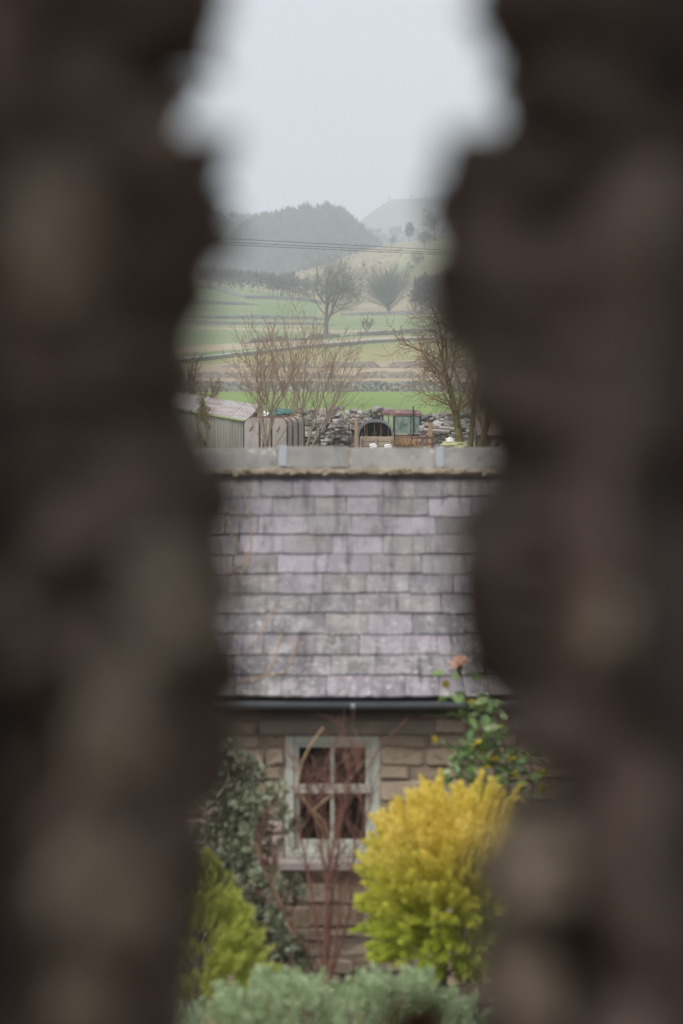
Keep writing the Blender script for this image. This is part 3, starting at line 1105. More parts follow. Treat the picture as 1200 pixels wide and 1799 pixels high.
WID = [.27, .355, .42]
SM = {(a, b): [slate_mesh('slate', 100 + 7 * i + 50 * a + 3 * b, WID[a] - .005, (SLATE, SLATE_LICHEN)[b]) for i in range(3)] for a in range(3) for b in range(2)}
tilt = math.atan2(ZR - ZE, YR - YE)
for c in range(NC):
    d = c * gauge - .02
    x = XL - rng.uniform(0, .3)
    while x < XR - .1:
        a = rng.choice((0, 1, 1, 1, 2))
        lich = rng.random() < max(.05, .85 - c * .085)
        p = Vector((0, YE, ZE)) + sdir * (d + rng.uniform(-.010, .010)) + snrm * (.022 + rng.uniform(0, .008))
        if x >= XL - .05:
            inst('slate', rng.choice(SM[(a, int(lich))]), roof, (x + WID[a] / 2, p.y, p.z), rot=(tilt + rng.uniform(-.008, .018), rng.uniform(-.008, .008), rng.uniform(-.012, .012)))
        x += WID[a]

# ridge tiles with their collars and mortar bed
joints = [-2.62, -1.98, -1.26, -.555, .06, .785, 1.46, 2.1, 2.75]
joints = [(px - 600) / FPX * YR for px in (112, 225, 358, 489, 615, 764, 905, 1040)]
zt, zb = at(600, 786, YR).z, at(600, 822, YR - .12).z
for i, (a, b) in enumerate(zip(joints, joints[1:])):
    mb = MB()
    dz = rng.uniform(-.016, .014)
    g = .012
    prof = [(-.20, zb), (-.175, zb + .03), (-.045, zt - .012), (0, zt), (.045, zt - .012), (.175, zb + .03), (.20, zb), (.17, zb), (0, zt - .06), (-.17, zb)]
    mb.loft([[Vector((x, YR + q[0] * .75, q[1] + dz)) for q in prof] for x in (a + g, b - g)])
    tl = mb.build('ridge_tile', RIDGE, house)
    if i in (3, 5):
        mb = MB()
        mb.loft([[Vector((x, YR + q[0] * .79, q[1] + dz + .010)) for q in prof] for x in (a + .004, a + .075)])
        mb.build('collar', RIDGE_PALE, tl)
    mb = MB()
    mb.loft([[Vector((x, YR + q[0] * .70, q[1] + dz - .012)) for q in prof] for x in (b - g - .01, b + g + .01)])
    mb.build('mortar_joint', MORTAR, tl)
mb = MB()
rings = []
for i in range(90):
    x = XL + (XR - XL) * i / 89
    n1, n2 = rng.uniform(-.012, .012), rng.uniform(-.012, .012)
    y0 = YR - .15
    rings.append([Vector((x, y0 - .05 + n1, zb - .035 + n2)), Vector((x, y0 - .03 + n2, zb - .012 + n1)), Vector((x, y0 + .05, zb + .02)), Vector((x, y0 + .05, zb - .08))])
mb.loft(rings)
bed = mb.build('mortar_bed', MORTAR, house)
for i in range(34):
    x = rng.uniform(-1.4, 1.7)
    s = rng.uniform(.012, .034)
    if i == 0:
        MOSSM = [lump_mesh('moss_tuft', 300 + k, 3, .2, .4, 2.5, MOSS) for k in range(3)]
    inst('moss_tuft', rng.choice(MOSSM), bed, (x, YR - .195 + rng.uniform(-.01, .02), zb - .02 + rng.uniform(-.03, .015)), (s * 1.8, s, s))

# walls
HD = 2 * (YR - YW)
wx0, wx1 = at(500, 1400, YW).x, at(668, 1400, YW).x
wz1, wz0 = at(600, 1294, YW).z, at(600, 1508, YW).z
Zc = ZE - .13
mb = MB()
T = .42
yc = YW + .022 + T / 2
for (a, b, z0, z1) in ((XL + .1, wx0, ZG - .4, Zc), (wx1, XR - .1, ZG - .4, Zc), (wx0, wx1, ZG - .4, wz0), (wx0, wx1, wz1, Zc)):
    mb.box(((a + b) / 2, yc, (z0 + z1) / 2), (b - a, T, z1 - z0))
wall = mb.build('wall', CMORTAR, house)
mb = MB()
for x in (XL + .1 + .2, XR - .1 - .2):       # gables
    ya, yb = YW + .06 + T, YW + HD
    pts = [(ya, ZG - .4), (yb, ZG - .4), (yb, Zc), ((ya + yb) / 2, ZR - .28), (ya, Zc)]
    mb.loft([[Vector((xx, p[0], p[1])) for p in pts] for xx in (x - .2, x + .2)])
mb.box((0, YW + HD + .2, (ZG - .4 + Zc) / 2), (XR - XL - .2, .4, Zc - ZG + .4))
mb.build('gable_wall', CSTONE, house)
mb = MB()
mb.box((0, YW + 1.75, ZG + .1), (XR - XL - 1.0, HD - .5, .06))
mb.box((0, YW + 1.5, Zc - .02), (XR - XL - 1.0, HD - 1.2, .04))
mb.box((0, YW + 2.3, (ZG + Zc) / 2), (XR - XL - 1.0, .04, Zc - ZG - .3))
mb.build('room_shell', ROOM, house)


def stone_block(name, seed, m):
    r = random.Random(seed)
    v, f = bevel_box_data((1, 1, 1), .10)
    v = [(p[0] + r.uniform(-.05, .05), p[1] + r.uniform(-.12, .12), p[2] + r.uniform(-.11, .09)) for p in v]
    me = bpy.data.meshes.new(name)
    me.from_pydata(v, [], f)
    me.materials.append(m)
    return me


SB = [stone_block('stone', 400 + i, CSTONE) for i in range(8)]
SBP = [stone_block('stone', 450 + i, CSTONE_PINK) for i in range(4)]
SBD = [stone_block('stone', 470, PALE_STONE)]
z = ZG
row = 0
while z < Zc - .04:
    h = rng.uniform(.09, .19)
    if z + h > Zc - .05:
        h = Zc - z - .004
    x = XL + .1 - rng.uniform(0, .1)
    while x < XR - .12:
        wd = rng.uniform(.18, .46)
        if x < wx0 - .02 < x + wd and z + h > wz0 - .06:
            wd = wx0 - x - .004
        inside = x + wd / 2 > wx0 and x + wd / 2 < wx1 and z + h > wz0 - .10
        if inside:
            x = wx1 + .004
            continue
        if wd > .05 and x + wd < XR - .08:
            lowleft = x + wd / 2 < wx0 + .1 and z < wz0 + .62
            me = rng.choice(SBP if (lowleft and rng.random() < .75) else SB if rng.random() < .95 else SBP)
            inst('stone', me, wall, (x + wd / 2, YW + .07 + rng.uniform(-.02, .02), z + h / 2 + rng.uniform(-.008, .008)), (wd - .012, .14, h * rng.uniform(.86, 1.0) - .010), (0, rng.uniform(-.03, .03), 0))
        x += wd
    z += h
    row += 1
pl = at(443, 1348, YW)
inst('stone', SBD[0], wall, (pl.x, YW + .045, pl.z), (.19, .13, .21))
# lintel over the window
mb = MB()
mb.box(((wx0 + wx1) / 2 + .12, YW + .055, wz1 + .075), (1.42, .155, .125), bev=.015)
mb.build('lintel', LINTEL, house)

# sash window
win = mb = None
mb = MB()
fy = YW + .075
fw = .075
ww, wh = wx1 - wx0, wz1 - wz0
xc, zc = (wx0 + wx1) / 2, (wz0 + wz1) / 2
mb.box((wx0 + fw / 2, fy, zc), (fw, .11, wh), bev=.006)
mb.box((wx1 - fw / 2, fy, zc), (fw, .11, wh), bev=.006)
mb.box((xc, fy, wz1 - .032), (ww - 2 * fw, .108, .064), bev=.006)
mb.box((xc, fy - .004, wz0 + .03), (ww - 2 * fw, .116, .06), bev=.006)
win = mb.build('window', PAINT, house)
zm = at(600, 1387, YW).z
ix0, ix1 = wx0 + fw, wx1 - fw


def sash(z0, z1, y, rails):
    m = MB()
    st = .042
    m.box((ix0 + st / 2, y, (z0 + z1) / 2), (st, .04, z1 - z0), bev=.004)
    m.box((ix1 - st / 2, y, (z0 + z1) / 2), (st, .04, z1 - z0), bev=.004)
    m.box((xc, y, z1 - rails[1] / 2), (ix1 - ix0 - 2 * st, .038, rails[1]), bev=.004)
    m.box((xc, y, z0 + rails[0] / 2), (ix1 - ix0 - 2 * st, .038, rails[0]), bev=.004)
    m.box((xc, y, (z0 + z1) / 2 + (rails[0] - rails[1]) / 2), (.034, .034, z1 - z0 - rails[0] - rails[1]), bev=.004)
    m.build('sash', PAINT, win)
    for (a, b) in ((ix0 + st, xc - .017), (xc + .017, ix1 - st)):
        m = MB()
        m.box(((a + b) / 2, y + .004, (z0 + z1 + rails[0] - rails[1]) / 2), (b - a, .004, z1 - z0 - rails[0] - rails[1]))
        m.build('pane', PANE, win)


sash(zm - .04, wz1 - .064, fy - .018, (.075, .03))
sash(wz0 + .06, zm + .02, fy + .026, (.075, .06))
mb = MB()
mb.box((xc, YW + .01, wz0 - .045), (ww + .10, .22, .085), bev=.015)
mb.build('window_sill', SILL, house)

# gutter with a clip, fascia
mb = MB()
gz, gy = at(600, 1240, YE - .06).z, YE - .05
n = 9
arc = [(math.cos(math.pi + math.pi * k / (n - 1)), math.sin(math.pi + math.pi * k / (n - 1))) for k in range(n)]
sec = [(.058 * c, .05 * s) for c, s in arc] + [(.052 * c, .044 * s) for c, s in arc[::-1]]
mb.loft([[Vector((x, gy + c, gz + .025 + s)) for c, s in sec] for x in (XL - .05, XR + .05)])
gut = mb.build('gutter', GUTTER, house)
for px in (190, 620, 1010):
    mb = MB()
    x = at(px, 1240, gy).x
    sec2 = [(.064 * c, .056 * s) for c, s in arc] + [(.0585 * c, .0505 * s) for c, s in arc[::-1]]
    mb.loft([[Vector((xx, gy + c, gz + .025 + s)) for c, s in sec2] for xx in (x - .016, x + .016)])
    mb.build('gutter_clip', GUTTER_CLIP, gut)
mb = MB()
mb.box((0, YE + .14, ZE - .10), (XR - XL, .05, .10))
mb.build('fascia', SHEDDARK, house)
# things in the room behind the panes
lp = at(562, 1336, YW + .75)
t = thing('pendant_lamp', "pale lampshade hanging behind the upper window pane", "lamp", lp)
mb = MB()
ringf = lambda r, zz: [lp + Vector((math.cos(k * .5236) * r, math.sin(k * .5236) * r, zz)) for k in range(12)]
mb.loft([ringf(.05, .06), ringf(.09, .04), ringf(.15, -.05), ringf(.145, -.05), ringf(.085, .035)], cap=False)
mb.build('lamp_shade', SHADE, t, True)
mb = MB()
mb.tube([lp + Vector((0, 0, .05)), Vector((lp.x, lp.y, Zc - .05))], .006, 5)
mb.build('cord', BLACKMETAL, t)
jp = at(637, 1494, YW + .30)
t = thing('jug', "blue and white china jug standing inside the lower window pane", "jug", jp)
mb = MB()
rj = lambda r, zz: [jp + Vector((math.cos(k * .5236) * r, math.sin(k * .5236) * r, zz)) for k in range(12)]
mb.loft([rj(.03, -.05), rj(.045, -.03), rj(.05, .02), rj(.034, .07), rj(.04, .09)])
mb.build('body', BLUE, t, True)
mb = MB()
mb.tube([jp + Vector((.045, 0, .03)), jp + Vector((.075, 0, .03)), jp + Vector((.07, 0, .06)), jp + Vector((.04, 0, .075))], .007, 5)
mb.build('handle', BLUE, t, True)
mb = MB()
mb.box((xc, YW + .06 + T + .10, jp.z - .075), (ww + .3, .34, .045))
mb.build('window_board', SILL, house)


# ------------------------------------------------------------------ garden plants
def gz_at(px, Y):
    return on_ground(px, Y)


def sprays(centres, n, ln, wd, seed, up=.6, spread=.5, outward=None, bend=.3):
    """n slim two-triangle sprays (kites) around each lobe: (centre, radii) list; returns numpy verts and faces"""
    r = np.random.default_rng(seed)
    V = []
    tot = sum(c[2] for c in centres)
    for (c, rad, wgt) in centres:
        m = int(n * wgt / tot)
        d = r.normal(size=(m, 3))
        d /= np.linalg.norm(d, axis=1)[:, None]
        rr = r.random(m) ** .33
        p = np.array(c) + d * np.array(rad) * rr[:, None]
        dirv = d * spread + np.array([0, 0, up]) + r.normal(size=(m, 3)) * .28
        if outward is not None:
            o = p - np.array(outward)
            o /= np.linalg.norm(o, axis=1)[:, None] + 1e-6
            dirv += o * .7
        dirv /= np.linalg.norm(dirv, axis=1)[:, None]
        side = np.cross(dirv, r.normal(size=(m, 3)))
        side /= np.linalg.norm(side, axis=1)[:, None] + 1e-6
        L = ln * r.uniform(.6, 1.3, m)[:, None]
        W = wd * r.uniform(.6, 1.3, m)[:, None]
        a = p - dirv * L * .35
        b = p + side * W * .5 + dirv * L * .1
        cc = p + dirv * L * .65
        e = p - side * W * .5 + dirv * L * .1
        V.append(np.stack([a, b, cc, e], 1).reshape(-1, 3))
    V = np.concatenate(V)
    F_ = np.arange(len(V)).reshape(-1, 4)
    return V, F_


def plumes(pl, ln, wd, seed, lean=.45):
    """feathery upright plumes: (base, tip, radius, count); sprays crowd along the axis and splay outwards"""
    r = np.random.default_rng(seed)
    out = []
    for (b, t_, rad, m) in pl:
        b, t_ = np.array(b), np.array(t_)
        ax = t_ - b
        ax /= np.linalg.norm(ax) + 1e-9
        f = r.random(m) ** .8
        d = r.normal(size=(m, 3))
        d -= (d @ ax)[:, None] * ax
        d /= np.linalg.norm(d, axis=1)[:, None] + 1e-9
        rr = rad * (1 - f) ** .6 * np.sqrt(r.random(m))
        p = b + f[:, None] * (t_ - b) + d * rr[:, None]
        dv = ax * .9 + d * lean + r.normal(size=(m, 3)) * .16
        dv /= np.linalg.norm(dv, axis=1)[:, None]
        sd_ = np.cross(dv, r.normal(size=(m, 3)))
        sd_ /= np.linalg.norm(sd_, axis=1)[:, None] + 1e-9
        L_ = (ln * r.uniform(.6, 1.35, m))[:, None]
        W_ = (wd * r.uniform(.6, 1.3, m))[:, None]
        out.append(np.stack([p - dv * L_ * .3, p + sd_ * W_ * .5 + dv * L_ * .15, p + dv * L_ * .7, p - sd_ * W_ * .5 + dv * L_ * .15], 1).reshape(-1, 3))
    V = np.concatenate(out)
    return V, np.arange(len(V)).reshape(-1, 4)


# golden conifer
GY = 15.6
gb = on_ground(775, GY)
gt = thing('golden_conifer', "rounded golden-yellow conifer bush in front of the window's right side", "bush", gb)
mb = MB()
mb.tube([gb - Vector((0, 0, .1)), gb + Vector((.02, 0, .3)), gb + Vector((-.02, 0, .9))], [.045, .035, .015], 7)
r_ = random.Random(8)
for k in range(9):
    a = r_.uniform(0, 6.28)
    mb.tube([gb + Vector((0, 0, .15 + .05 * k)), gb + Vector((math.cos(a) * .35, math.sin(a) * .35, .5 + .06 * k))], [.014, .005], 4)
mb.build('trunk', BARK, gt)
gc = np.array(at(800, 1552, GY))
pl_ = []
RXY, RZ = .63, .63
zc0 = float(gc[2])
for k in range(900):
    u_, v_ = r_.random(), r_.random()
    el_ = math.asin(-.97 + 1.96 * u_)
    az_ = 6.2832 * v_
    d_ = np.array([math.cos(az_) * math.cos(el_), math.sin(az_) * math.cos(el_), math.sin(el_)])
    lump = 1 + .10 * mnoise.noise(Vector(d_) * 2.3) + r_.uniform(-.09, .05)
    if d_[2] < 0:                              # full skirts down to the ground
        hxy = (1 - .22 * d_[2] ** 2) / max(.25, math.sqrt(1 - d_[2] ** 2))
        d_ = np.array([d_[0] * min(hxy, 1.5), d_[1] * min(hxy, 1.5), d_[2]])
    if k % 4 == 0:
        lump *= .72                            # inner shoots behind the outer ones
    end = gc + d_ * np.array([RXY, RXY * .95, RZ]) * lump
    st0 = gc + d_ * np.array([RXY, RXY, RZ]) * (lump * r_.uniform(.58, .74)) - np.array([0, 0, .07])
    end = end + np.array([0, 0, .02 + .06 * r_.random()])
    pl_.append((st0, end, r_.uniform(.030, .058), 105))
for (px, py) in [(690, 1440), (752, 1378), (805, 1382), (846, 1360), (870, 1372), (915, 1382), (640, 1515), (618, 1640), (630, 1585), (672, 1462), (720, 1412)]:
    e_ = np.array(at(px, py - 4, GY + r_.uniform(-.15, .05)))
    pl_.append((e_ + (gc - e_) * .26, e_, .036, 110))
V, F_ = plumes(pl_, .042, .0125, 3, lean=.55)
np_obj('foliage', V, F_, GOLD, gt)

# lime cone conifer on the left
LY = 14.6
lb = on_ground(345, LY)
lt = thing('lime_conifer', "cone-shaped lime-green conifer against the stones at lower left", "bush", lb)
mb = MB()
mb.tube([lb - Vector((0, 0, .1)), lb + Vector((0, 0, 1.0))], [.05, .012], 7)
for k in range(8):
    a = r_.uniform(0, 6.28)
    mb.tube([lb + Vector((0, 0, .12 + .08 * k)), lb + Vector((math.cos(a) * .25, math.sin(a) * .25, .4 + .08 * k))], [.012, .005], 4)
mb.build('trunk', BARK, lt)
pl_ = []
sc = LY / FPX
for k in range(520):
    f = r_.random() ** .75
    rad = (10 + 158 * f ** .80) * r_.uniform(.86, 1.02) * sc
    a = r_.uniform(0, 6.28)
    q = np.array(at(350, 1500 + f * 262, LY)) + np.array([math.cos(a) * rad, math.sin(a) * rad, 0])
    ax0 = np.array(at(350, 1500 + f * 262 + 60, LY))
    pl_.append((ax0 + (q - ax0) * .55, q + np.array([math.cos(a) * .012, math.sin(a) * .012, .05]), r_.uniform(.03, .045), 80))
V, F_ = plumes(pl_, .034, .012, 5, lean=.3)
np_obj('foliage', V, F_, LIME, lt)

# silver-green low shrub along the bottom
SY = 13.7
sb = on_ground(560, SY)
st_ = thing('silver_shrub', "low silver-green shrub spreading along the bottom of the view", "bush", sb)
lobes = []
topl = ([300, 340, 400, 440, 480, 540, 600, 640, 700, 740, 780, 830, 900], [1770, 1752, 1718, 1698, 1690, 1700, 1716, 1700, 1686, 1690, 1712, 1752, 1795])
pl2 = []
for k in range(430):
    px = r_.uniform(300, 900)
    ty = np.interp(px, *topl)
    Y = SY + r_.uniform(-.5, .5)
    py = ty + 18 + abs(Y - SY) * 45 + r_.random() ** 1.5 * 110
    q = np.array(at(px, py, Y))
    pl2.append((q - np.array([0, 0, .09]), q + np.array([r_.gauss(0, .035), r_.gauss(0, .03), .035 + .05 * r_.random()]), r_.uniform(.028, .05), 70))
    if k % 12 == 0:
        g = on_ground(px + (560 - px) * .3, Y)
        mb = MB()
        mb.tube([g, Vector(q)], [.010, .004], 4)
        mb.build('stem', TANTWIG, st_)
V, F_ = plumes(pl2, .042, .012, 7, lean=.7)
np_obj('foliage', V, F_, SILVER, st_)


# bare red shrub before the window
RY = 17.3
rb = on_ground(572, RY)
rb.z = at(572, 1722, RY).z - .25
rt = thing('red_stemmed_shrub', "bare red-brown shrub with upright stems in front of the window", "shrub", rb)


def px_path(pts, Y0, Y1, jit=0):
    n = len(pts)
    return [at(p[0], p[1], Y0 + (Y1 - Y0) * i / max(1, n - 1)) for i, p in enumerate(pts)]


RED_P = dict(seg=[7, 5, 4], wig=[.04, .09, .12], up=[.03, .06, .06], taper=[.3, .35, .5], sides=[6, 5, 3], kids=[(9, 12), (5, 7)], start=[.25, .2],
             ang=[(18, 48), (18, 50)], len=[(.22, .42), (.3, .6)], rr=[.45, .5], rmin=.0022)
main_stems = [[(572, 1725), (571, 1640), (576, 1560), (588, 1480), (606, 1410), (618, 1340)],
              [(578, 1720), (592, 1640), (608, 1560), (624, 1500), (645, 1440), (655, 1400)],
              [(570, 1718), (572, 1600), (578, 1500), (572, 1430), (566, 1385)],
              [(574, 1722), (582, 1600), (588, 1520), (600, 1450), (610, 1390), (640, 1320)],
              [(568, 1722), (560, 1650), (545, 1560), (532, 1480), (520, 1420)],
              [(580, 1720), (600, 1660), (615, 1600), (622, 1540), (622, 1470), (634, 1400)],
              [(570, 1720), (548, 1680), (520, 1640), (490, 1590), (462, 1520), (450, 1460)],
              [(576, 1722), (575, 1560), (560, 1470), (545, 1400), (535, 1360)]]
for i, stp in enumerate(main_stems):
    rg = random.Random(200 + i)
    pts = px_path(stp, RY, RY + .35 * rg.uniform(-1, 1))
    m = [MB(), MB(), MB()]
    nn = len(pts)
    m[0].tube(pts, [.0115 * (1 - .7 * k / (nn - 1)) for k in range(nn)], 6)
    for k in range(15):
        f = rg.uniform(.22, .99) * (nn - 1)
        j = min(int(f), nn - 2)
        q = pts[j].lerp(pts[j + 1], f - j)
        d = Vector((rg.gauss(0, .45), rg.gauss(0, .35), 1))
        grow(m, q, d, rg.uniform(.15, .42), .0034, 1, rg, RED_P)
    a = MB()
    for x in m:
        a.add(x.v, x.f)
    a.build('stem', REDTWIG, rt)
for pts in ([(522, 1385), (530, 1340), (545, 1310), (568, 1278)], [(586, 1485), (568, 1445), (551, 1422), (580, 1398), (612, 1372), (655, 1318)], [(668, 1312), (690, 1288), (716, 1262)],
            [(512, 1640), (490, 1580), (458, 1510), (448, 1480)]):
    mb = MB()
    P3 = px_path(pts, RY - .05, RY - .15)
    mb.tube(P3, [(.0045 if pts[0][0] == 668 else .0085) - .002 * k / len(P3) for k in range(len(P3))], 6)
    if pts[0][0] in (522, 668):
        mb.tube([P3[0], P3[0].lerp(at(575, 1470, RY), .8), at(578, 1520, RY)], .006, 5)
    mb.build('cut_stem', REDTWIG if pts[0][0] == 668 else TANTWIG, rt)

# leafy dark shrub at the left of the window
DY = 18.0
db = on_ground(440, DY)
dt = thing('evergreen_shrub', "tall dark evergreen shrub with pale-edged leaves left of the window", "shrub", db)
lobes = []
mb = MB()
env = [(1320, 395, 40), (1370, 405, 60), (1420, 415, 70), (1470, 420, 75), (1520, 435, 85), (1570, 450, 75), (1620, 455, 70), (1670, 465, 60), (1710, 470, 50)]
for k in range(170):
    py = r_.uniform(1315, 1715)
    cxp = np.interp(py, [e[0] for e in env], [e[1] for e in env])
    wp = np.interp(py, [e[0] for e in env], [e[2] for e in env])
    q = np.array(at(cxp + r_.gauss(0, .45) * wp, py, DY + r_.uniform(-.35, .4)))
    lobes.append((q, (.075, .075, .08), 1.0))
    if k % 7 == 0:
        mb = MB()
        mb.tube([db + Vector((0, 0, .05)), db.lerp(Vector(q), .5) + Vector((0, 0, .1)), Vector(q)], [.012, .008, .003], 4)
        mb.build('stem', REDTWIG, dt)
V, F_ = sprays(lobes, 6800, .075, .036, 9, up=.35, spread=.8)
np_obj('foliage', V, F_, DARKLEAF, dt)


# rose and glossy leaves on the right
def leaf_mesh(name, m, ln=.095, wd=.058):
    vs = [(0, 0, 0), (wd * .42, ln * .3, .006), (wd * .5, ln * .55, .004), (0, ln, -.006), (-wd * .5, ln * .55, .004), (-wd * .42, ln * .3, .006), (0, ln * .45, -.004)]
    fs = [(0, 1, 6), (1, 2, 6), (2, 3, 6), (3, 4, 6), (4, 5, 6), (5, 0, 6)]
    me = bpy.data.meshes.new(name)
    me.from_pydata(vs, [], fs)
    me.materials.append(m)
    return me


LM, LMY = leaf_mesh('leaf', ROSELEAF), leaf_mesh('leaf', YELLEAF)
KY = 17.2
kb = on_ground(880, KY)
kt = thing('rose_bush', "tall leafy rose with a peach bloom and pink buds before the gutter", "rose", kb)
stems = [[(880, 1740), (872, 1560), (862, 1420), (838, 1300), (818, 1230), (806, 1172)], [(884, 1740), (895, 1550), (900, 1420), (885, 1310), (862, 1240), (851, 1180)],
         [(876, 1740), (850, 1560), (840, 1430), (815, 1350), (790, 1318), (766, 1302)], [(888, 1740), (915, 1580), (925, 1450), (935, 1380), (930, 1330)],
         [(880, 1740), (870, 1560), (880, 1440), (868, 1380), (870, 1300), (857, 1215)]]
for stp in stems:
    mb = MB()
    pts = px_path(stp, KY, KY - .1)
    mb.tube(pts, [.011 - .007 * i / 5 for i in range(len(pts))], 5)
    mb.build('stem', STEM, kt)
rk = random.Random(77)
cl = [(806, 1185, 5), (812, 1215, 7), (820, 1235, 8), (830, 1255, 14), (845, 1275, 16), (850, 1235, 9), (862, 1260, 10), (875, 1290, 16), (855, 1305, 22), (830, 1315, 20), (812, 1330, 16), (785, 1318, 5),
      (800, 1355, 14), (835, 1350, 22), (865, 1335, 24), (890, 1325, 18), (905, 1350, 16), (875, 1375, 22), (840, 1385, 16), (915, 1385, 14), (930, 1330, 8), (860, 1405, 16), (815, 1385, 8), (900, 1420, 14), (940, 1370, 8)]
for (px, py, n) in cl:
    for k in range(int(n * 1.0)):
        p = at(px + rk.gauss(0, 13), py + rk.gauss(0, 11), KY + rk.gauss(0, .12))
        inst('leaf', LMY if rk.random() < .06 else LM, kt, p, (rk.uniform(.8, 1.3),) * 3, (rk.uniform(-.9, .9), rk.uniform(-.9, .9), rk.uniform(0, 6.28)))


def bloom(px, py, Y, r, m, seed, petals=16, parent=None, name='flower'):
    rg = random.Random(seed)
    c = at(px, py, Y)
    mb = MB()
    for k in range(petals):
        a = k * 2.399
        f = (k + .5) / petals
        el = R(80 - 98 * f)
        d = Vector((math.cos(a) * math.cos(el), math.sin(a) * math.cos(el), math.sin(el)))
        s = Vector((-math.sin(a), math.cos(a), 0))
        u = d.cross(s) * -1
        L = r * (.6 + .45 * f)
        mb.add([c, c + d * L * .5 + s * r * .38 + u * .1 * r, c + d * L + s * r * .3, c + d * L * 1.08, c + d * L - s * r * .3, c + d * L * .5 - s * r * .38 + u * .1 * r], [(0, 1, 2, 3), (0, 3, 4, 5)])
    fl = mb.build(name, m, parent)
    mb = MB()
    mb.tube([c - Vector((0, 0, r * .9)), c - Vector((0, 0, r * .15))], [r * .12, r * .3], 6)
    mb.build('sepal', STEM, fl)


bloom(806, 1166, KY - .1, .090, PEACH, 1, 13, kt)
bloom(851, 1177, KY - .1, .040, PINK, 2, 12, kt, 'bud')
bloom(857, 1213, KY - .1, .018, PINK, 3, 9, kt, 'bud')
for px, py in ((764, 1301), (904, 1362), (950, 1360), (948, 1386)):
    for k in range(3):
        inst('leaf', LMY, kt, at(px + k * 2, py + 6, KY - .1), (.75,) * 3, (1.2, rk.uniform(-.4, .4), rk.uniform(0, 6.28)))

# thin dry climber over the left of the roof
ct = thing('dry_climber', "thin tan climber stems trailing over the slates at left", "climber", on_ground(300, 18.6))
cg = on_ground(300, 18.6)
CY = 18.7
for i, pts in enumerate([[(432, 872), (440, 905), (442, 960), (436, 990), (418, 1020), (398, 1045)], [(394, 900), (408, 940), (428, 968), (440, 980)], [(398, 975), (402, 1000), (415, 1012), (418, 1035)],
                         [(484, 1062), (470, 1090), (455, 1120), (430, 1150)], [(525, 1120), (516, 1150), (500, 1182), (455, 1190), (405, 1205)], [(495, 1112), (485, 1150), (472, 1185), (425, 1198), (390, 1212)],
                         [(395, 1000), (406, 1012), (398, 1030)]]):
    mb = MB()
    yy = YE - .12 + (1225 - sum(p[1] for p in pts) / len(pts)) / 400 * 1.55
    P3 = px_path(pts + [(350, pts[-1][1] + 60), (300, 1300 + 10 * i)], yy, yy - .1)
    P3[-1] = P3[-1].lerp(at(300, 1300, 18.6), .9)
    P3.append(cg)
    mb.tube(P3, [.0055] * 5 + [.007] * (len(P3) - 5), 4)
    mb.build('stem', TANTWIG, ct)

# ------------------------------------------------------------------ farmyard beyond the ridge
def Z(px, py, Y):
    return at(px, py, Y)


# rusty corrugated shed
A, B_, Cc, D_ = Z(225, 702, 91), Z(433, 738, 90), Z(458, 712, 92.6), Z(250, 680, 93.6)
shed = thing('corrugated_shed', "low shed with a rusty corrugated roof and greenish metal walls", "shed", Vector(((A.x + B_.x) / 2, 91.5, -5.1)))
NS = 7
n = 48
for i in range(NS):
    mb = MB()
    f0, f1 = i / NS, (i + 1) / NS + .012
    vs, fs = [], []
    up = Vector((0, 0, 1))
    for k in range(n + 1):
        f = f0 + (f1 - f0) * k / n
        off = up * (.02 * math.sin(k * .7854) + .012 * (i % 2))
        lo, hi = A.lerp(B_, f), D_.lerp(Cc, f)
        lo = lo + (lo - hi).normalized() * rng.uniform(.0, .05)
        vs += [lo + off, hi + off, lo + off - up * .008, hi + off - up * .008]
    for k in range(n):
        a = 4 * k
        fs += [(a, a + 4, a + 5, a + 1), (a + 2, a + 3, a + 7, a + 6), (a, a + 2, a + 6, a + 4), (a + 1, a + 5, a + 7, a + 3)]
    mb.add(vs, fs)
    mb.build('roof_sheet', RUSTROOF, shed)
for i in range(8):
    f0, f1 = i / 8, (i + 1) / 8
    mb = MB()
    vs, fs = [], []
    m_ = 16
    for k in range(m_ + 1):
        f = f0 + (f1 - f0) * k / m_ * .985
        p = A.lerp(B_, f) + Vector((-.06, .14, -.06))
        y = .018 * math.sin(k * 2.1)
        vs += [Vector((p.x, p.y + y, p.z)), Vector((p.x, p.y + y, -5.3))]
    for k in range(m_):
        fs.append((2 * k, 2 * k + 1, 2 * k + 3, 2 * k + 2))
    mb.add(vs, fs)
    mb.build('wall_sheet', SHEDWALL, shed)
mb = MB()
ga, gb2 = B_ + Vector((-.10, .16, -.1)), Cc + Vector((-.12, -.1, -.12))
mb.add([ga, gb2, Vector((gb2.x, gb2.y, -5.3)), Vector((ga.x, ga.y, -5.3)), ga - Vector((.05, 0, 0)), gb2 - Vector((.05, 0, 0)), Vector((gb2.x - .05, gb2.y, -5.3)), Vector((ga.x - .05, ga.y, -5.3))],
       [(0, 1, 2, 3), (7, 6, 5, 4), (0, 4, 5, 1), (3, 2, 6, 7)])
mb.build('gable_wall', SHEDDARK, shed)
mb = MB()
mb.tube([B_ + Vector((.0, .0, -.05)), Cc + Vector((0, 0, -.05))], .05, 5)
mb.build('verge_board', SHEDDARK, shed)
mb = MB()
mb.box((B_.x - .07, B_.y + .10, (B_.z - 5.3) / 2 - .03), (.12, .12, B_.z + 5.2))
mb.build('corner_post', SHEDDARK, shed)

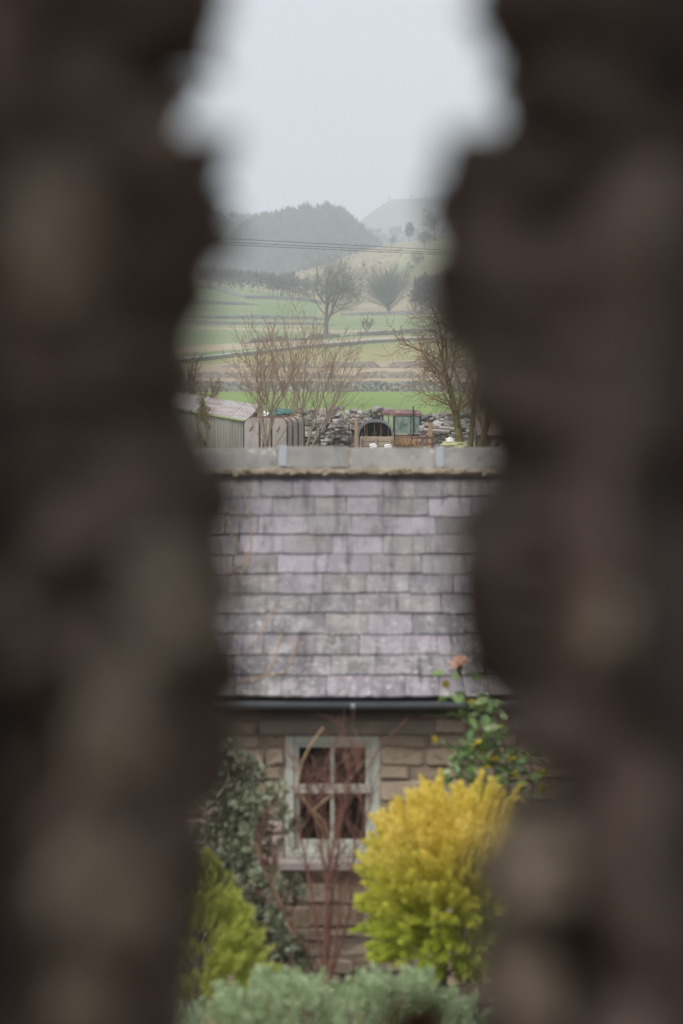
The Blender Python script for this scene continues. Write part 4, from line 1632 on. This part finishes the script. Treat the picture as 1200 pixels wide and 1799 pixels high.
# rounded grey stock trailer box
TY = 87.0
tb = Z(466, 785, TY)
tb.z = -5.1
trailer = thing('livestock_trailer', "grey metal livestock trailer box with rounded ribbed top corners", "trailer", tb)
ang = R(15)
bx_, ay_ = Vector((math.cos(ang), -math.sin(ang), 0)), Vector((math.sin(ang), math.cos(ang), 0))
wT = (503 - 429) / FPX * TY / math.cos(ang)
zt_ = Z(466, 734.5, TY).z
cT = Vector((Z(466, 760, TY).x, TY, 0))


def round_prof(wd, z0, z1, r, n=7):
    pts = [(-wd / 2, z0)]
    for k in range(n):
        a = math.pi - math.pi / 2 * k / (n - 1)
        pts.append((-wd / 2 + r + r * math.cos(a), z1 - r + r * math.sin(a)))
    for k in range(n):
        a = math.pi / 2 - math.pi / 2 * k / (n - 1)
        pts.append((wd / 2 - r + r * math.cos(a), z1 - r + r * math.sin(a)))
    pts.append((wd / 2, z0))
    return pts


def prof3(pts, dpt, c=None):
    return [(c or cT) + bx_ * p[0] + ay_ * dpt + Vector((0, 0, p[1])) for p in pts]


pr = round_prof(wT, -4.75, zt_, .26)
mb = MB()
mb.loft([prof3(pr, 0), prof3(pr, 2.4)])
mb.build('body', TRAILER, trailer)
for dd_ in (.10, .78, 1.5, 2.3):
    mb = MB()
    q1, q2 = round_prof(wT + .06, -4.75, zt_ + .03, .28), round_prof(wT - .02, -4.76, zt_ - .01, .25)
    sec_ = q1 + q2[::-1]
    mb.loft([prof3(sec_, dd_), prof3(sec_, dd_ + .07)])
    mb.build('rib', RUSTBAR, trailer)
for px in (456, 477):
    p = Z(px, 760, TY)
    off = (p.x - cT.x) / math.cos(ang)
    mb = MB()
    mb.box(cT + bx_ * off - ay_ * .012 + Vector((0, 0, (zt_ - 4.75) / 2 - .03)), (.055, .03, zt_ + 4.70), (bx_, ay_, Vector((0, 0, 1))))
    mb.build('door_seam', SEAM, trailer)
for px, py in ((441, 752), (489, 753)):
    p = Z(px, py, TY)
    off = (p.x - cT.x) / math.cos(ang)
    mb = MB()
    mb.tube([cT + bx_ * (off - .06) - ay_ * .03 + Vector((0, 0, p.z - .08)), cT + bx_ * off - ay_ * .05 + Vector((0, 0, p.z + .02)), cT + bx_ * (off + .05) - ay_ * .03 + Vector((0, 0, p.z + .10))], .022, 6)
    mb.build('handle', SILL, trailer)
for s in (-1, 1):
    mb = MB()
    c = cT + bx_ * (s * (wT / 2 + .1)) + ay_ * 1.2 + Vector((0, 0, -4.8))
    rr_ = []
    for (dx, r) in ((-.09, .14), (-.09, .28), (-.05, .31), (.05, .31), (.09, .28), (.09, .14)):
        rr_.append([c + bx_ * dx + (ay_ * math.cos(k * .3927) + Vector((0, 0, math.sin(k * .3927)))) * r for k in range(16)])
    mb.loft(rr_)
    mb.build('wheel', TYRE, trailer, True)

# tarp heap and white sheet behind the trailer
def heap(name, label, px, py, Y, size, m, seed, cat):
    me = lump_mesh(name, seed, 6, .35, .35, 2.0, m)
    o = bpy.data.objects.new(name, me)
    C.objects.link(o)
    o.location = Z(px, py, Y)
    o.scale = size
    tag(o, label, cat)
    return o


stand = thing('feed_bin', "rough dark stack of boards holding the green tarpaulin behind the trailer", "boards", on_ground(487, 98))
g_ = on_ground(487, 98)
for i in range(6):
    mb = MB()
    mb.box(Vector((g_.x + rng.uniform(-.1, .1), 98, -4.9 + i * .3)), (1.9, .9, .24), bev=.03)
    mb.build('board', SHEDDARK, stand)
heap('tarpaulin', "crumpled dark green tarpaulin on the boards behind the trailer", 492, 727, 98, (1.0, .8, .42), TARP, 3, "tarpaulin")
heap('plastic_sheet', "small white plastic sheet beside the green tarpaulin", 468, 729, 98, (.5, .5, .26), WHITEPLASTIC, 4, "sheet")

# arched metal shelter
AY = 100.0
ab = Z(660, 785, AY)
ab.z = -5.2
arch = thing('arched_shelter', "black arched metal shelter with a pale rim beside the tractor", "shelter", ab)
bx_, ay_ = Vector((1, 0, 0)), Vector((0, 1, 0))
wA = (692 - 629) / FPX * AY
zA = Z(660, 739.5, AY).z
cA = Vector((ab.x, AY, 0))
po, pi_ = round_prof(wA, -5.2, zA, .62, 9), round_prof(wA - .10, -5.2, zA - .05, .58, 9)
mb = MB()
sec_ = po + pi_[::-1]
mb.loft([prof3(sec_, .06, cA), prof3(sec_, 2.3, cA)])
mb.build('shell', BLACKMETAL, arch)
mb = MB()
p1, p2 = round_prof(wA + .03, -5.2, zA + .02, .63, 9), round_prof(wA - .11, -5.2, zA - .055, .575, 9)
sec_ = p1 + p2[::-1]
mb.loft([prof3(sec_, 0, cA), prof3(sec_, .09, cA)])
mb.build('rim', ARCHRIM, arch)
mb = MB()
mb.loft([prof3(pi_, 2.2, cA), prof3(pi_, 2.26, cA)])
mb.build('back_panel', BLACKMETAL, arch)
fence = thing('wooden_hurdle', "low weathered wooden hurdle across the mouth of the arched shelter", "hurdle", Vector((ab.x, 98.6, -5.2)))
for i in range(3):
    zz = Z(660, 771 + i * 9, 98.6).z
    mb = MB()
    mb.box((ab.x + .02, 98.6, zz), (1.36, .05, .19), bev=.01)
    mb.build('plank', WOOD, fence)
for px in (634, 661, 686):
    mb = MB()
    mb.box((Z(px, 770, 98.54).x, 98.54, -4.55), (.09, .06, 1.25), bev=.008)
    mb.build('batten', WOOD, fence)
for px, py, lab in ((656, 784, "white stone lump at the foot of the wooden hurdle's middle"), (682, 785, "white stone lump at the foot of the wooden hurdle's right end")):
    heap('pale_stone', lab, px, py, 97.6, (.30, .25, .22), WHITEPLASTIC, int(px), "stone")

# tractor
TRY = 116.0
tr0 = Z(712, 812, TRY)
tr0.z = -5.75
tractor = thing('tractor', "old tractor with a faded red cab roof and greenish glass", "tractor", tr0)
th_ = R(24)
# a: along the face turned to the camera, b: to the back
ta, tb_ = Vector((math.cos(th_), -math.sin(th_) * .35, 0)).normalized(), Vector((-math.sin(th_), math.cos(th_), 0)).normalized()
Ccor = Z(692.5, 760, TRY)               # near corner of the cab
Ccor.z = 0
wa, wb = 1.27, 1.30
zr0, zr1 = Z(712, 730.5, TRY).z, Z(712, 721.5, TRY).z
zfl = Z(712, 764, TRY).z


def tp(u, v, z):
    return Ccor + ta * u + tb_ * v + Vector((0, 0, z))


TAX = (ta, tb_, Vector((0, 0, 1)))
mb = MB()
v8, f8 = [], []
ringA = [tp(-.05, -.06, zr0), tp(wa + .06, -.06, zr0), tp(wa + .06, wb + .06, zr0), tp(-.05, wb + .06, zr0)]
ringB = [tp(-.06, -.07, (zr0 + zr1) / 2), tp(wa + .07, -.07, (zr0 + zr1) / 2), tp(wa + .07, wb + .07, (zr0 + zr1) / 2), tp(-.06, wb + .07, (zr0 + zr1) / 2)]
ringC = [tp(.04, .03, zr1), tp(wa - .04, .03, zr1), tp(wa - .04, wb - .03, zr1), tp(.04, wb - .03, zr1)]
ringD = [tp(.2, .2, zr1 + .05), tp(wa - .2, .2, zr1 + .05), tp(wa - .2, wb - .2, zr1 + .05), tp(.2, wb - .2, zr1 + .05)]
mb.loft([ringA, ringB, ringC, ringD])
mb.build('cab_roof', TRED, tractor)
for (u, v) in ((0, 0), (wa, 0), (0, wb), (wa, wb)):
    mb = MB()
    mb.tube([tp(u, v, zfl - .1), tp(u, v, zr0 + .02)], .055, 6)
    mb.build('cab_pillar', CABBLACK, tractor)
mb = MB()
mb.tube([tp(.80, 0, zfl), tp(.80, 0, zr0)], .026, 5)
mb.build('door_post', CABBLACK, tractor)
mb = MB()
mb.tube([tp(0, wb * .5, zfl), tp(0, wb * .5, zr0)], .026, 5)
mb.build('door_post', CABBLACK, tractor)
for (q0, q1) in (((.03, 0), (.78, 0)), ((.82, 0), (wa - .03, 0)), ((0, .04), (0, wb * .5 - .03)), ((0, wb * .5 + .03), (0, wb - .03)), ((.03, wb), (wa - .03, wb)), ((wa, .03), (wa, wb - .03))):
    mb = MB()
    a, b = tp(q0[0], q0[1], zfl + .03), tp(q1[0], q1[1], zfl + .03)
    c, d = tp(q1[0], q1[1], zr0 + .01), tp(q0[0], q0[1], zr0 + .01)
    nn_ = (b - a).cross(d - a).normalized() * .005
    mb.add([a - nn_, b - nn_, c - nn_, d - nn_, a + nn_, b + nn_, c + nn_, d + nn_], [(0, 1, 2, 3), (7, 6, 5, 4), (0, 4, 5, 1), (1, 5, 6, 2), (2, 6, 7, 3), (3, 7, 4, 0)])
    mb.build('window', CABGLASS, tractor)
mb = MB()
mb.box(tp(wa / 2, wb / 2, zfl - .35), (wa, wb, .62), TAX, bev=.06)
mb.build('cab_body', RUSTBAR, tractor)
mb = MB()
mb.box(tp(.72, .62, zfl + .18), (.42, .42, .14), TAX, bev=.04)
mb.box(tp(.72, .82, zfl + .48), (.42, .12, .6), TAX, bev=.04)
mb.build('seat', CABBLACK, tractor)
mb = MB()
sc_ = tp(.72, .25, zfl + .5)
mb.tube([sc_ + (ta * math.cos(k * .5236) + Vector((0, .2, 0.98)) * math.sin(k * .5236) * .6) * .2 for k in range(13)], .02, 5)
mb.tube([sc_, tp(.72, .05, zfl)], .03, 5)
mb.build('steering_wheel', CABBLACK, tractor)
mb = MB()
mb.tube([tp(.88, -.1, zfl - .6), tp(.88, -.1, zr1 + .22)], .035, 7)
mb.build('exhaust_pipe', BLACKMETAL, tractor)
mb = MB()
mb.box(tp(wa / 2 + .02, -.95, zfl - .45), (.75, 1.75, .6), TAX, bev=.08)
bon = mb.build('bonnet', TRED, tractor)
for u in (.42, .86):
    mb = MB()
    mb.tube([tp(u, -1.80, zfl - .4), tp(u, -1.86, zfl - .4)], .09, 10)
    mb.build('headlight', WHITEPLASTIC, bon)
for (u, v, r, wdt) in ((-.28, .75, .78, .4), (wa + .28, .75, .78, .4), (-.1, -1.5, .45, .26), (wa + .1, -1.5, .45, .26)):
    c = tp(u, v, -5.75 + r)
    mb = MB()
    rr_ = []
    for (dx, q) in ((-.5, .55), (-.5, .9), (-.35, 1), (.35, 1), (.5, .9), (.5, .55)):
        rr_.append([c + ta * dx * wdt + (tb_ * math.cos(k * .2618) + Vector((0, 0, math.sin(k * .2618)))) * r * q for k in range(24)])
    mb.loft(rr_)
    wl = mb.build('wheel', TYRE, tractor, True)
    mb = MB()
    mb.loft([[c + ta * dx * wdt + (tb_ * math.cos(k * .3927) + Vector((0, 0, math.sin(k * .3927)))) * r * .54 for k in range(16)] for dx in (-.52, .52)])
    mb.build('rim', TRED, wl)

# flat cart with rails right of the arch
cart = thing('timber_frame', "low rusty timber frame in front of the tractor", "frame", Z(742, 800, 101))
for (p0, p1, r) in (((722, 768), (760, 769), .05), ((722, 778), (761, 780), .05), ((724, 766), (724, 790), .05), ((742, 768), (742, 790), .045), ((759, 766), (759, 790), .05), ((735, 757), (768, 775), .035)):
    mb = MB()
    mb.tube([Z(p0[0], p0[1], 101), Z(p1[0], p1[1], 101)], r, 5)
    mb.build('rail', RUSTBAR, cart)


def post(label, px, top, Y, r, m, lean=0, name='wooden_post', capm=None):
    g = on_ground(px, Y)
    t_ = Z(px, top, Y)
    t = thing(name, label, "post", g)
    mb = MB()
    mb.box((g + t_) / 2 + Vector((0, 0, -.05)), (r * 2, r * 2, t_.z - g.z + .1), bev=.02)
    mb.build('shaft', m, t)
    if capm:
        mb = MB()
        mb.box(t_ + Vector((0, 0, .02)), (r * 2.6, r * 2.6, .10), bev=.02)
        mb.build('cap', capm, t)
    return t


post("tan wooden post beside the arched shelter", 626, 735, 98.0, .07, POSTWOOD)
post("stout grey wooden post with a dark cap right of the tractor", 756, 740, 104, .10, POSTWOOD, capm=SHEDDARK)
post("short dark post in front of the grey trailer", 463, 764, 85.5, .035, SHEDDARK)
mb = MB()
mb.tube([Z(577, 745, 119), Z(586, 715, 119)], .035, 5)
tag(mb.build('leaning_pole', TANTWIG), "pale thin pole leaning against the rubble wall", "pole")
gate = thing('rail_gate', "thin black metal gate rails before the rubble wall", "gate", on_ground(588, 96))
for (p0, p1, r) in (((562, 752), (562, 792), .028), ((613, 745), (613, 792), .028), ((562, 763), (613, 762), .02), ((562, 776), (613, 775), .02)):
    mb = MB()
    mb.tube([Z(p0[0], p0[1], 96), Z(p1[0], p1[1], 96)], r, 5)
    mb.build('rail', BLACKMETAL, gate)
for k, (x0, y0, x1, y1, lab) in enumerate([(745, 755, 790, 758, "long pale pipe lying along the rubble wall behind the post"), (771, 751, 803, 754, "shorter pale pipe lying above the other near the mossy tree")]):
    mb = MB()
    mb.tube([Z(x0, y0, 107 - k), Z(x1, y1, 107 - k)], .075, 8)
    tag(mb.build('pipe', WHITEPLASTIC if False else SILL), lab, "pipe")

# rubble walls of the yard: stones one by one
RM = [lump_mesh('stone', 600 + i, 2, .5, .35, 2.2, RUBBLE) for i in range(10)]


def rubble_wall(label, px0, px1, Y0, Y1, top0, top1, base, seed, size=.34, pile=.25, depth=.5):
    """base: px row hidden by the ridge below which nothing is needed"""
    r = random.Random(seed)
    t = thing('rubble_wall', label, "wall", on_ground((px0 + px1) / 2, (Y0 + Y1) / 2))
    core = MB()
    ln = (px1 - px0) / FPX * Y0
    nx = int(ln / size * 1.25)
    for i in range(nx):
        f = (i + .5) / nx
        px, Y = px0 + (px1 - px0) * f, Y0 + (Y1 - Y0) * f
        g = on_ground(px, Y)
        tz = Z(px, top0 + (top1 - top0) * f + 2.5 * mnoise.noise(Vector((px * .06, seed, 0))), Y).z
        lowz = max(g.z - .1, Z(px, base, Y).z)
        core.box((g.x, Y + .18, (g.z + tz) / 2 - .12), (ln / nx * 1.02, depth * .6, max(.1, tz - g.z - .15)))
        zz = lowz
        while zz < tz:
            h = size * r.uniform(.32, .75)
            w_ = size * r.uniform(.7, 1.35)
            inst('stone', r.choice(RM), t, (g.x + r.uniform(-.35, .35) * size, Y - .08 + r.uniform(-.5, .5) * pile, zz + h / 2), (w_, size * r.uniform(.8, 1.3), h), (r.uniform(-.2, .2), r.uniform(-.3, .3), r.uniform(0, 6.28)))
            zz += h * .86
    core.build('core', LIMEDARK, t)


rubble_wall("grey rubble wall between the grey trailer and the arched shelter", 524, 634, 104, 105, 740, 739, 786, 1, size=.36)
rubble_wall("tumbled brown-grey rubble bank at the near edge of the green field", 500, 690, 127, 126, 723, 722, 748, 2, size=.46, pile=.6)
rubble_wall("rubble wall behind the pale pipes right of the tractor", 738, 830, 108, 107, 748, 746, 788, 3, size=.38)
rubble_wall("tumbled far rubble wall edging the field right of the tractor cab", 738, 840, 126, 126, 731, 727, 750, 4, size=.46, pile=.6)


# dead grass and bracken
def tufts(name, label, spots, m, seed, n_per=60, ln=.45, wd=.02):
    r = random.Random(seed)
    V, Fs = [], []
    for (px0, px1, Y0, Y1, cnt, hh) in spots:
        for i in range(cnt):
            px, Y = r.uniform(px0, px1), r.uniform(Y0, Y1)
            g = on_ground(px, Y)
            for k in range(n_per):
                a = r.uniform(0, 6.28)
                lean = r.uniform(.05, .9)
                L = hh * r.uniform(.5, 1.2)
                p = g + Vector((r.gauss(0, .12), r.gauss(0, .12), -.05))
                q = p + Vector((math.cos(a) * lean * L * .35, math.sin(a) * lean * L * .35, L * .65))
                e = q + Vector((math.cos(a) * lean * L * .45, math.sin(a) * lean * L * .45, L * .35 * (1 - lean)))
                s = Vector((-math.sin(a), math.cos(a), 0)) * wd * r.uniform(.6, 1.4)
                kk = len(V)
                V.extend([p - s, p + s, q + s * .8, q - s * .8, e])
                Fs.extend([(kk, kk + 1, kk + 2, kk + 3), (kk + 3, kk + 2, kk + 4)])
    mb = MB()
    mb.add(V, Fs)
    return tag(mb.build(name, m), label, "grass", "stuff")


tufts('dead_grass', "tan dead grass and weeds in front of the trailer and rubble wall", [(360, 520, 82, 86, 70, .85), (520, 640, 88, 100, 110, 1.0), (640, 800, 92, 98, 60, .7), (500, 700, 122, 125.5, 70, .9), (780, 880, 86, 90, 40, .7)], DEADGRASS, 1, n_per=36)
tufts('dead_bracken', "orange-brown dead bracken heap beside the wooden hurdle", [(692, 724, 99, 101, 34, 1.35), (722, 760, 98, 100, 14, .85)], BRACKEN, 2, n_per=50)
# dry stalks inside the arch mouth
mb = MB()
r = random.Random(9)
for k in range(13):
    px = r.uniform(636, 688)
    b = Z(px, 790, 99.2)
    b.z = -5.2
    tpz = Z(px + r.uniform(-9, 9), r.uniform(742, 766), 99.2 + r.uniform(-.3, .3))
    mb.tube([b, b.lerp(tpz, .6) + Vector((r.uniform(-.05, .05), 0, 0)), tpz], [.014, .011, .006], 3)
tag(mb.build('dry_stalks', TANTWIG), "dry tan weed stalks standing in the mouth of the arched shelter", "weeds", "stuff")

# green bush before the shed
gb_ = on_ground(352, 80)
bush = thing('conifer_bush', "slim dull green conifer in front of the rusty shed", "bush", gb_)
mb = MB()
mb.tube([gb_, gb_ + Vector((0, 0, 1.6))], [.05, .015], 5)
mb.build('trunk', BARK, bush)
pl_ = []
for k in range(46):
    f = r_.random()
    q = np.array(Z(354 + r_.gauss(0, 3 + 9 * f), 700 + f * 88, 80 + r_.uniform(-.3, .3)))
    pl_.append((q - np.array([0, 0, .2]), q + np.array([r_.gauss(0, .14), r_.gauss(0, .1), .10 + .12 * r_.random()]), .07, 40))
V, F_ = plumes(pl_, .10, .022, 12, lean=.8)
np_obj('foliage', V, F_, mat("dull_conifer", [(.14, .13, .05), (.25, .22, .09), (.36, .30, .15)], scale=3, rough=.9, bump=0, trans=.15), bush)

# small brown shed on the right
sx = Z(868, 760, 95)
shed2 = thing('plank_shed', "small plank shed with a brown roof at the foot of the mossy tree", "shed", Vector((sx.x, 96, -5.2)))
x0, x1 = Z(838, 760, 95).x, Z(935, 760, 95).x
ze = Z(868, 764, 95).z
zr_ = Z(868, 728, 97).z
mb = MB()
mb.loft([[Vector((x, 94.7, ze)), Vector((x, 97.0, zr_)), Vector((x, 97.0, zr_ - .08)), Vector((x, 94.75, ze - .08))] for x in (x0, x1)])
mb.build('roof', BROWNROOF, shed2)
k = 0
x = x0 + .06
while x < x1 - .05:
    mb = MB()
    mb.box((x + .07, 95 + .012 * (k % 2), (ze - 5.3) / 2), (.135, .03, ze + 5.2))
    mb.build('plank', GREYBOARD, shed2)
    x += .142
    k += 1
mb = MB()
for xx in (x0 + .05, x1 - .05):
    mb.add([Vector((xx, 95.03, -5.3)), Vector((xx, 97, -5.3)), Vector((xx, 97, zr_ - .1)), Vector((xx, 95.03, ze - .1))], [(0, 1, 2, 3)])
mb.build('side_wall', SHEDDARK, shed2)
mb = MB()
mb.box((Z(873, 780, 94.9).x, 94.93, (ze - 5.2) / 2), (.50, .05, ze + 5.1), bev=.01)
dr_ = mb.build('door', PALE_STONE if False else mat("pale_grey_door", [(.26, .235, .215), (.34, .31, .29)], scale=3, rough=.85, bump=.1), shed2)
mb = MB()
a_, b_ = Z(863, 795, 94.88), Z(884, 768, 94.88)
mb.tube([a_, b_], .03, 4)
mb.build('brace', SHEDDARK, dr_)
heap('feed_sack', "pale yellow-green sack lying at the foot of the mossy tree", 796, 784, 88.5, (.9, .6, .34), mat("yellow_sack", [(.30, .31, .15), (.42, .42, .25)], scale=4, rough=.8, bump=.1), 8, "sack")
heap('plastic_drum', "small white tub above the yellow sack", 791, 776, 89.5, (.34, .34, .30), WHITEPLASTIC, 9, "tub")

# ------------------------------------------------------------------ the slit wall and the shelter added round the camera
barn = thing('stone_wall_shelter', "dark rough barn wall of big stones around the narrow slit", "wall", (0, 1.8, -1.7))
NM = [smooth_me(lump_mesh('stone', 800 + i, 9, .62, .30, 1.9, STONE_NEAR)) for i in range(9)]
STONE_SHADE = mat('shade_black_stone', [(.022, .017, .015), (.045, .035, .03), (.075, .06, .05)], scale=7, rough=.95, bump=.5, rand=.3)  # shade at the view's sides painted as a near-black stone colour
ND = [smooth_me(lump_mesh('stone', 880 + i, 7, .6, .3, 1.9, STONE_SHADE)) for i in range(4)]
NP = [smooth_me(lump_mesh('stone', 860 + i, 9, .5, .35, 1.9, STONE_PALE)) for i in range(4)]
# stones beside the slit: (row top, row bottom, edge pixel of the bulge, distance)
LEFT = [(-260, -70, 345, 1.75), (-80, 100, 362, 1.72), (85, 265, 318, 1.95), (235, 470, 376, 1.70), (300, 560, 372, 1.95), (520, 700, 338, 1.72), (640, 800, 330, 1.98), (770, 1010, 392, 1.72), (860, 1080, 388, 2.0),
        (1010, 1190, 378, 1.70), (1080, 1260, 390, 1.98), (1170, 1430, 396, 1.74), (1390, 1560, 358, 1.95), (1500, 1690, 312, 1.72), (1650, 1830, 306, 1.98), (1790, 2000, 310, 1.75)]
RIGHT = [(-260, -60, 880, 1.95), (-90, 120, 864, 1.74), (100, 270, 890, 1.96), (265, 430, 788, 1.74), (330, 600, 768, 1.98), (540, 720, 818, 1.74), (660, 850, 880, 1.95), (800, 950, 860, 1.73), (880, 1100, 806, 1.96),
         (1040, 1210, 832, 1.74), (1180, 1330, 912, 1.98), (1290, 1450, 978, 1.74), (1420, 1600, 868, 1.95), (1560, 1720, 878, 1.74), (1680, 1830, 862, 1.96), (1790, 2000, 850, 1.75)]
sw = None
mb = MB()
for s in (-1, 1):
    mb.box((s * .64, 1.80, -.05), (.9, .36, 1.7))
mb.box((0, 1.82, -.88), (.36, .40, .18))
sw = mb.build('slit_wall', MORTAR_NEAR, barn)
rn = random.Random(2)
for side, rows in ((-1, LEFT), (1, RIGHT)):
    for (t0, t1, ex, Y) in rows:
        zt_2, zb_2 = at(600, t0, Y).z, at(600, t1, Y).z
        xe = (ex - 600) / FPX * Y
        wdx = rn.uniform(.13, .20)
        dpt = rn.uniform(.24, .34)
        inst('stone', rn.choice(NM), sw, (xe + side * wdx / 2, Y, (zt_2 + zb_2) / 2), (wdx * 1.04, dpt, (zt_2 - zb_2) * 1.06), (rn.uniform(-.06, .06), rn.uniform(-.10, .10), rn.uniform(-.15, .15)))
        if Y > 1.9:                            # a stone of the inner skin, set back from the edge
            Y2 = 1.70
            xe = (ex + side * 30 - 600) / FPX * Y2
            za, zb2 = at(600, t0, Y2).z, at(600, t1, Y2).z
            inst('stone', rn.choice(NM), sw, (xe + side * .085, Y2, (za + zb2) / 2), (.18, .24, (za - zb2) * 1.15), (rn.uniform(-.06, .06), rn.uniform(-.10, .10), rn.uniform(-.1, .1)))
    # face stones farther from the slit
    z = -.80
    while z < .62:
        h = rn.uniform(.14, .25)
        x = .165 + rn.uniform(0, .04)
        while x < .85:
            wd = rn.uniform(.14, .26)
            inst('stone', rn.choice(NM), sw, (side * (x + wd / 2), 1.66 + rn.uniform(-.025, .025), z + h / 2), (wd * 1.22, rn.uniform(.22, .30), h * 1.22), (rn.uniform(-.1, .1), rn.uniform(-.1, .1), rn.uniform(-.2, .2)))
            x += wd
        z += h
# paler stones that stand a little proud of the inner face
for k, (px, py, wpx, hpx) in enumerate([(290, 1050, 150, 210), (205, 1260, 150, 250), (215, 1570, 150, 190), (95, 420, 150, 260), (120, 1560, 90, 120), (1075, 1110, 90, 130), (940, 1540, 130, 130), (930, 1745, 110, 130), (150, 1770, 120, 120), (270, 240, 70, 120)]):
    q = at(px, py, 1.52)
    inst('stone', NP[k % 4], sw, (q.x, 1.56, q.z), (wpx / FPX * 1.52, .14, hpx / FPX * 1.52), (0, rn.uniform(-.35, .35), 0))
# added stones near the lens: edge shade put into their near-black colour
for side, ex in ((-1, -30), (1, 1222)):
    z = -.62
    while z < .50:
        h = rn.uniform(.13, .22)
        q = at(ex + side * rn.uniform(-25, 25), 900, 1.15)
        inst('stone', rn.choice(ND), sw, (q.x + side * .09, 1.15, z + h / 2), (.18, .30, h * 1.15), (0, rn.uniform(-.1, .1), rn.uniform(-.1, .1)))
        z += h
# sill and head stones of the slit
for (x, Y, zz, sx_, sy_, sz_) in ((-.04, 1.95, -.76, .2, .2, .1), (.09, 1.7, -.70, .16, .26, .1), (-.10, 1.68, -.72, .18, .26, .1), (0, 1.7, .52, .4, .3, .16), (0, 2.0, .55, .4, .3, .16)):
    inst('stone', rn.choice(NM), sw, (x, Y, zz), (sx_, sy_, sz_))
# rest of the slit wall, then side walls and roof added unseen for shade
mb = MB()
for (c, s) in (((-2.1, 1.82, -.2), (2.1, .5, 3.2)), ((2.1, 1.82, -.2), (2.1, .5, 3.2)), ((0, 1.82, -1.3), (2.1, .5, 1.0)), ((0, 1.82, 1.03), (2.1, .5, .74)),
               ((-3.2, 1.0, -.2), (.4, 2.1, 3.2)), ((3.2, 1.0, -.2), (.4, 2.1, 3.2))):
    mb.box(c, s)
mb.build('wall', CSTONE, barn)
mb = MB()
mb.box((0, 1.30, 1.5), (7.2, 2.0, .16))  # overhang added out of view to hold off sun and upper sky
mb.build('roof', SHEDDARK, barn)
mb = MB()
mb.box((0, .7, -1.59), (6.0, 1.7, .1))
mb.build('earth_floor', SOIL, barn)
# dead leaves caught on the sill
for (px, py, Y, s, lab) in ((735, 1792, 1.95, .030, "rust-brown dead leaf on the sill at the bottom of the slit"), (905, 1715, 1.80, .030, "reddish dead leaf caught against the right-hand stones low down")):
    c = at(px, py, Y)
    mb = MB()
    N_ = 9
    vs = [c]
    for k in range(N_):
        a = 6.283 * k / N_
        rr_2 = s * (1 + .35 * math.sin(3 * a))
        vs.append(c + Vector((math.cos(a) * rr_2, .006 * math.sin(5 * a) + .004, math.sin(a) * rr_2 * .9 - .004)))
    vs2 = [v + Vector((0, .0012, 0)) for v in vs]
    mb.add(vs + vs2, [(0, 1 + k, 1 + (k + 1) % N_) for k in range(N_)] + [(N_ + 1, N_ + 2 + (k + 1) % N_, N_ + 2 + k) for k in range(N_)])
    tag(mb.build('dead_leaf', RUSTLEAF), lab, "leaf")

# ------------------------------------------------------------------ haze
mb = MB()
mb.box((0, 3900, 121), (9000, 8400, 262))
hz = mb.build('haze', WIRE)
hm = bpy.data.materials.new("haze")
hm.use_nodes = True
t = hm.node_tree
t.nodes.remove(t.nodes["Principled BSDF"])
pv = t.nodes.new("ShaderNodeVolumePrincipled")
pv.inputs["Color"].default_value = (.85, .93, 1.0, 1)
pv.inputs["Density"].default_value = .00041
pv.inputs["Anisotropy"].default_value = .0
t.links.new(pv.outputs[0], t.nodes["Material Output"].inputs["Volume"])
hz.data.materials.clear()
hz.data.materials.append(hm)
tag(hz, "thin pale haze hanging over the whole valley", "haze", "stuff")
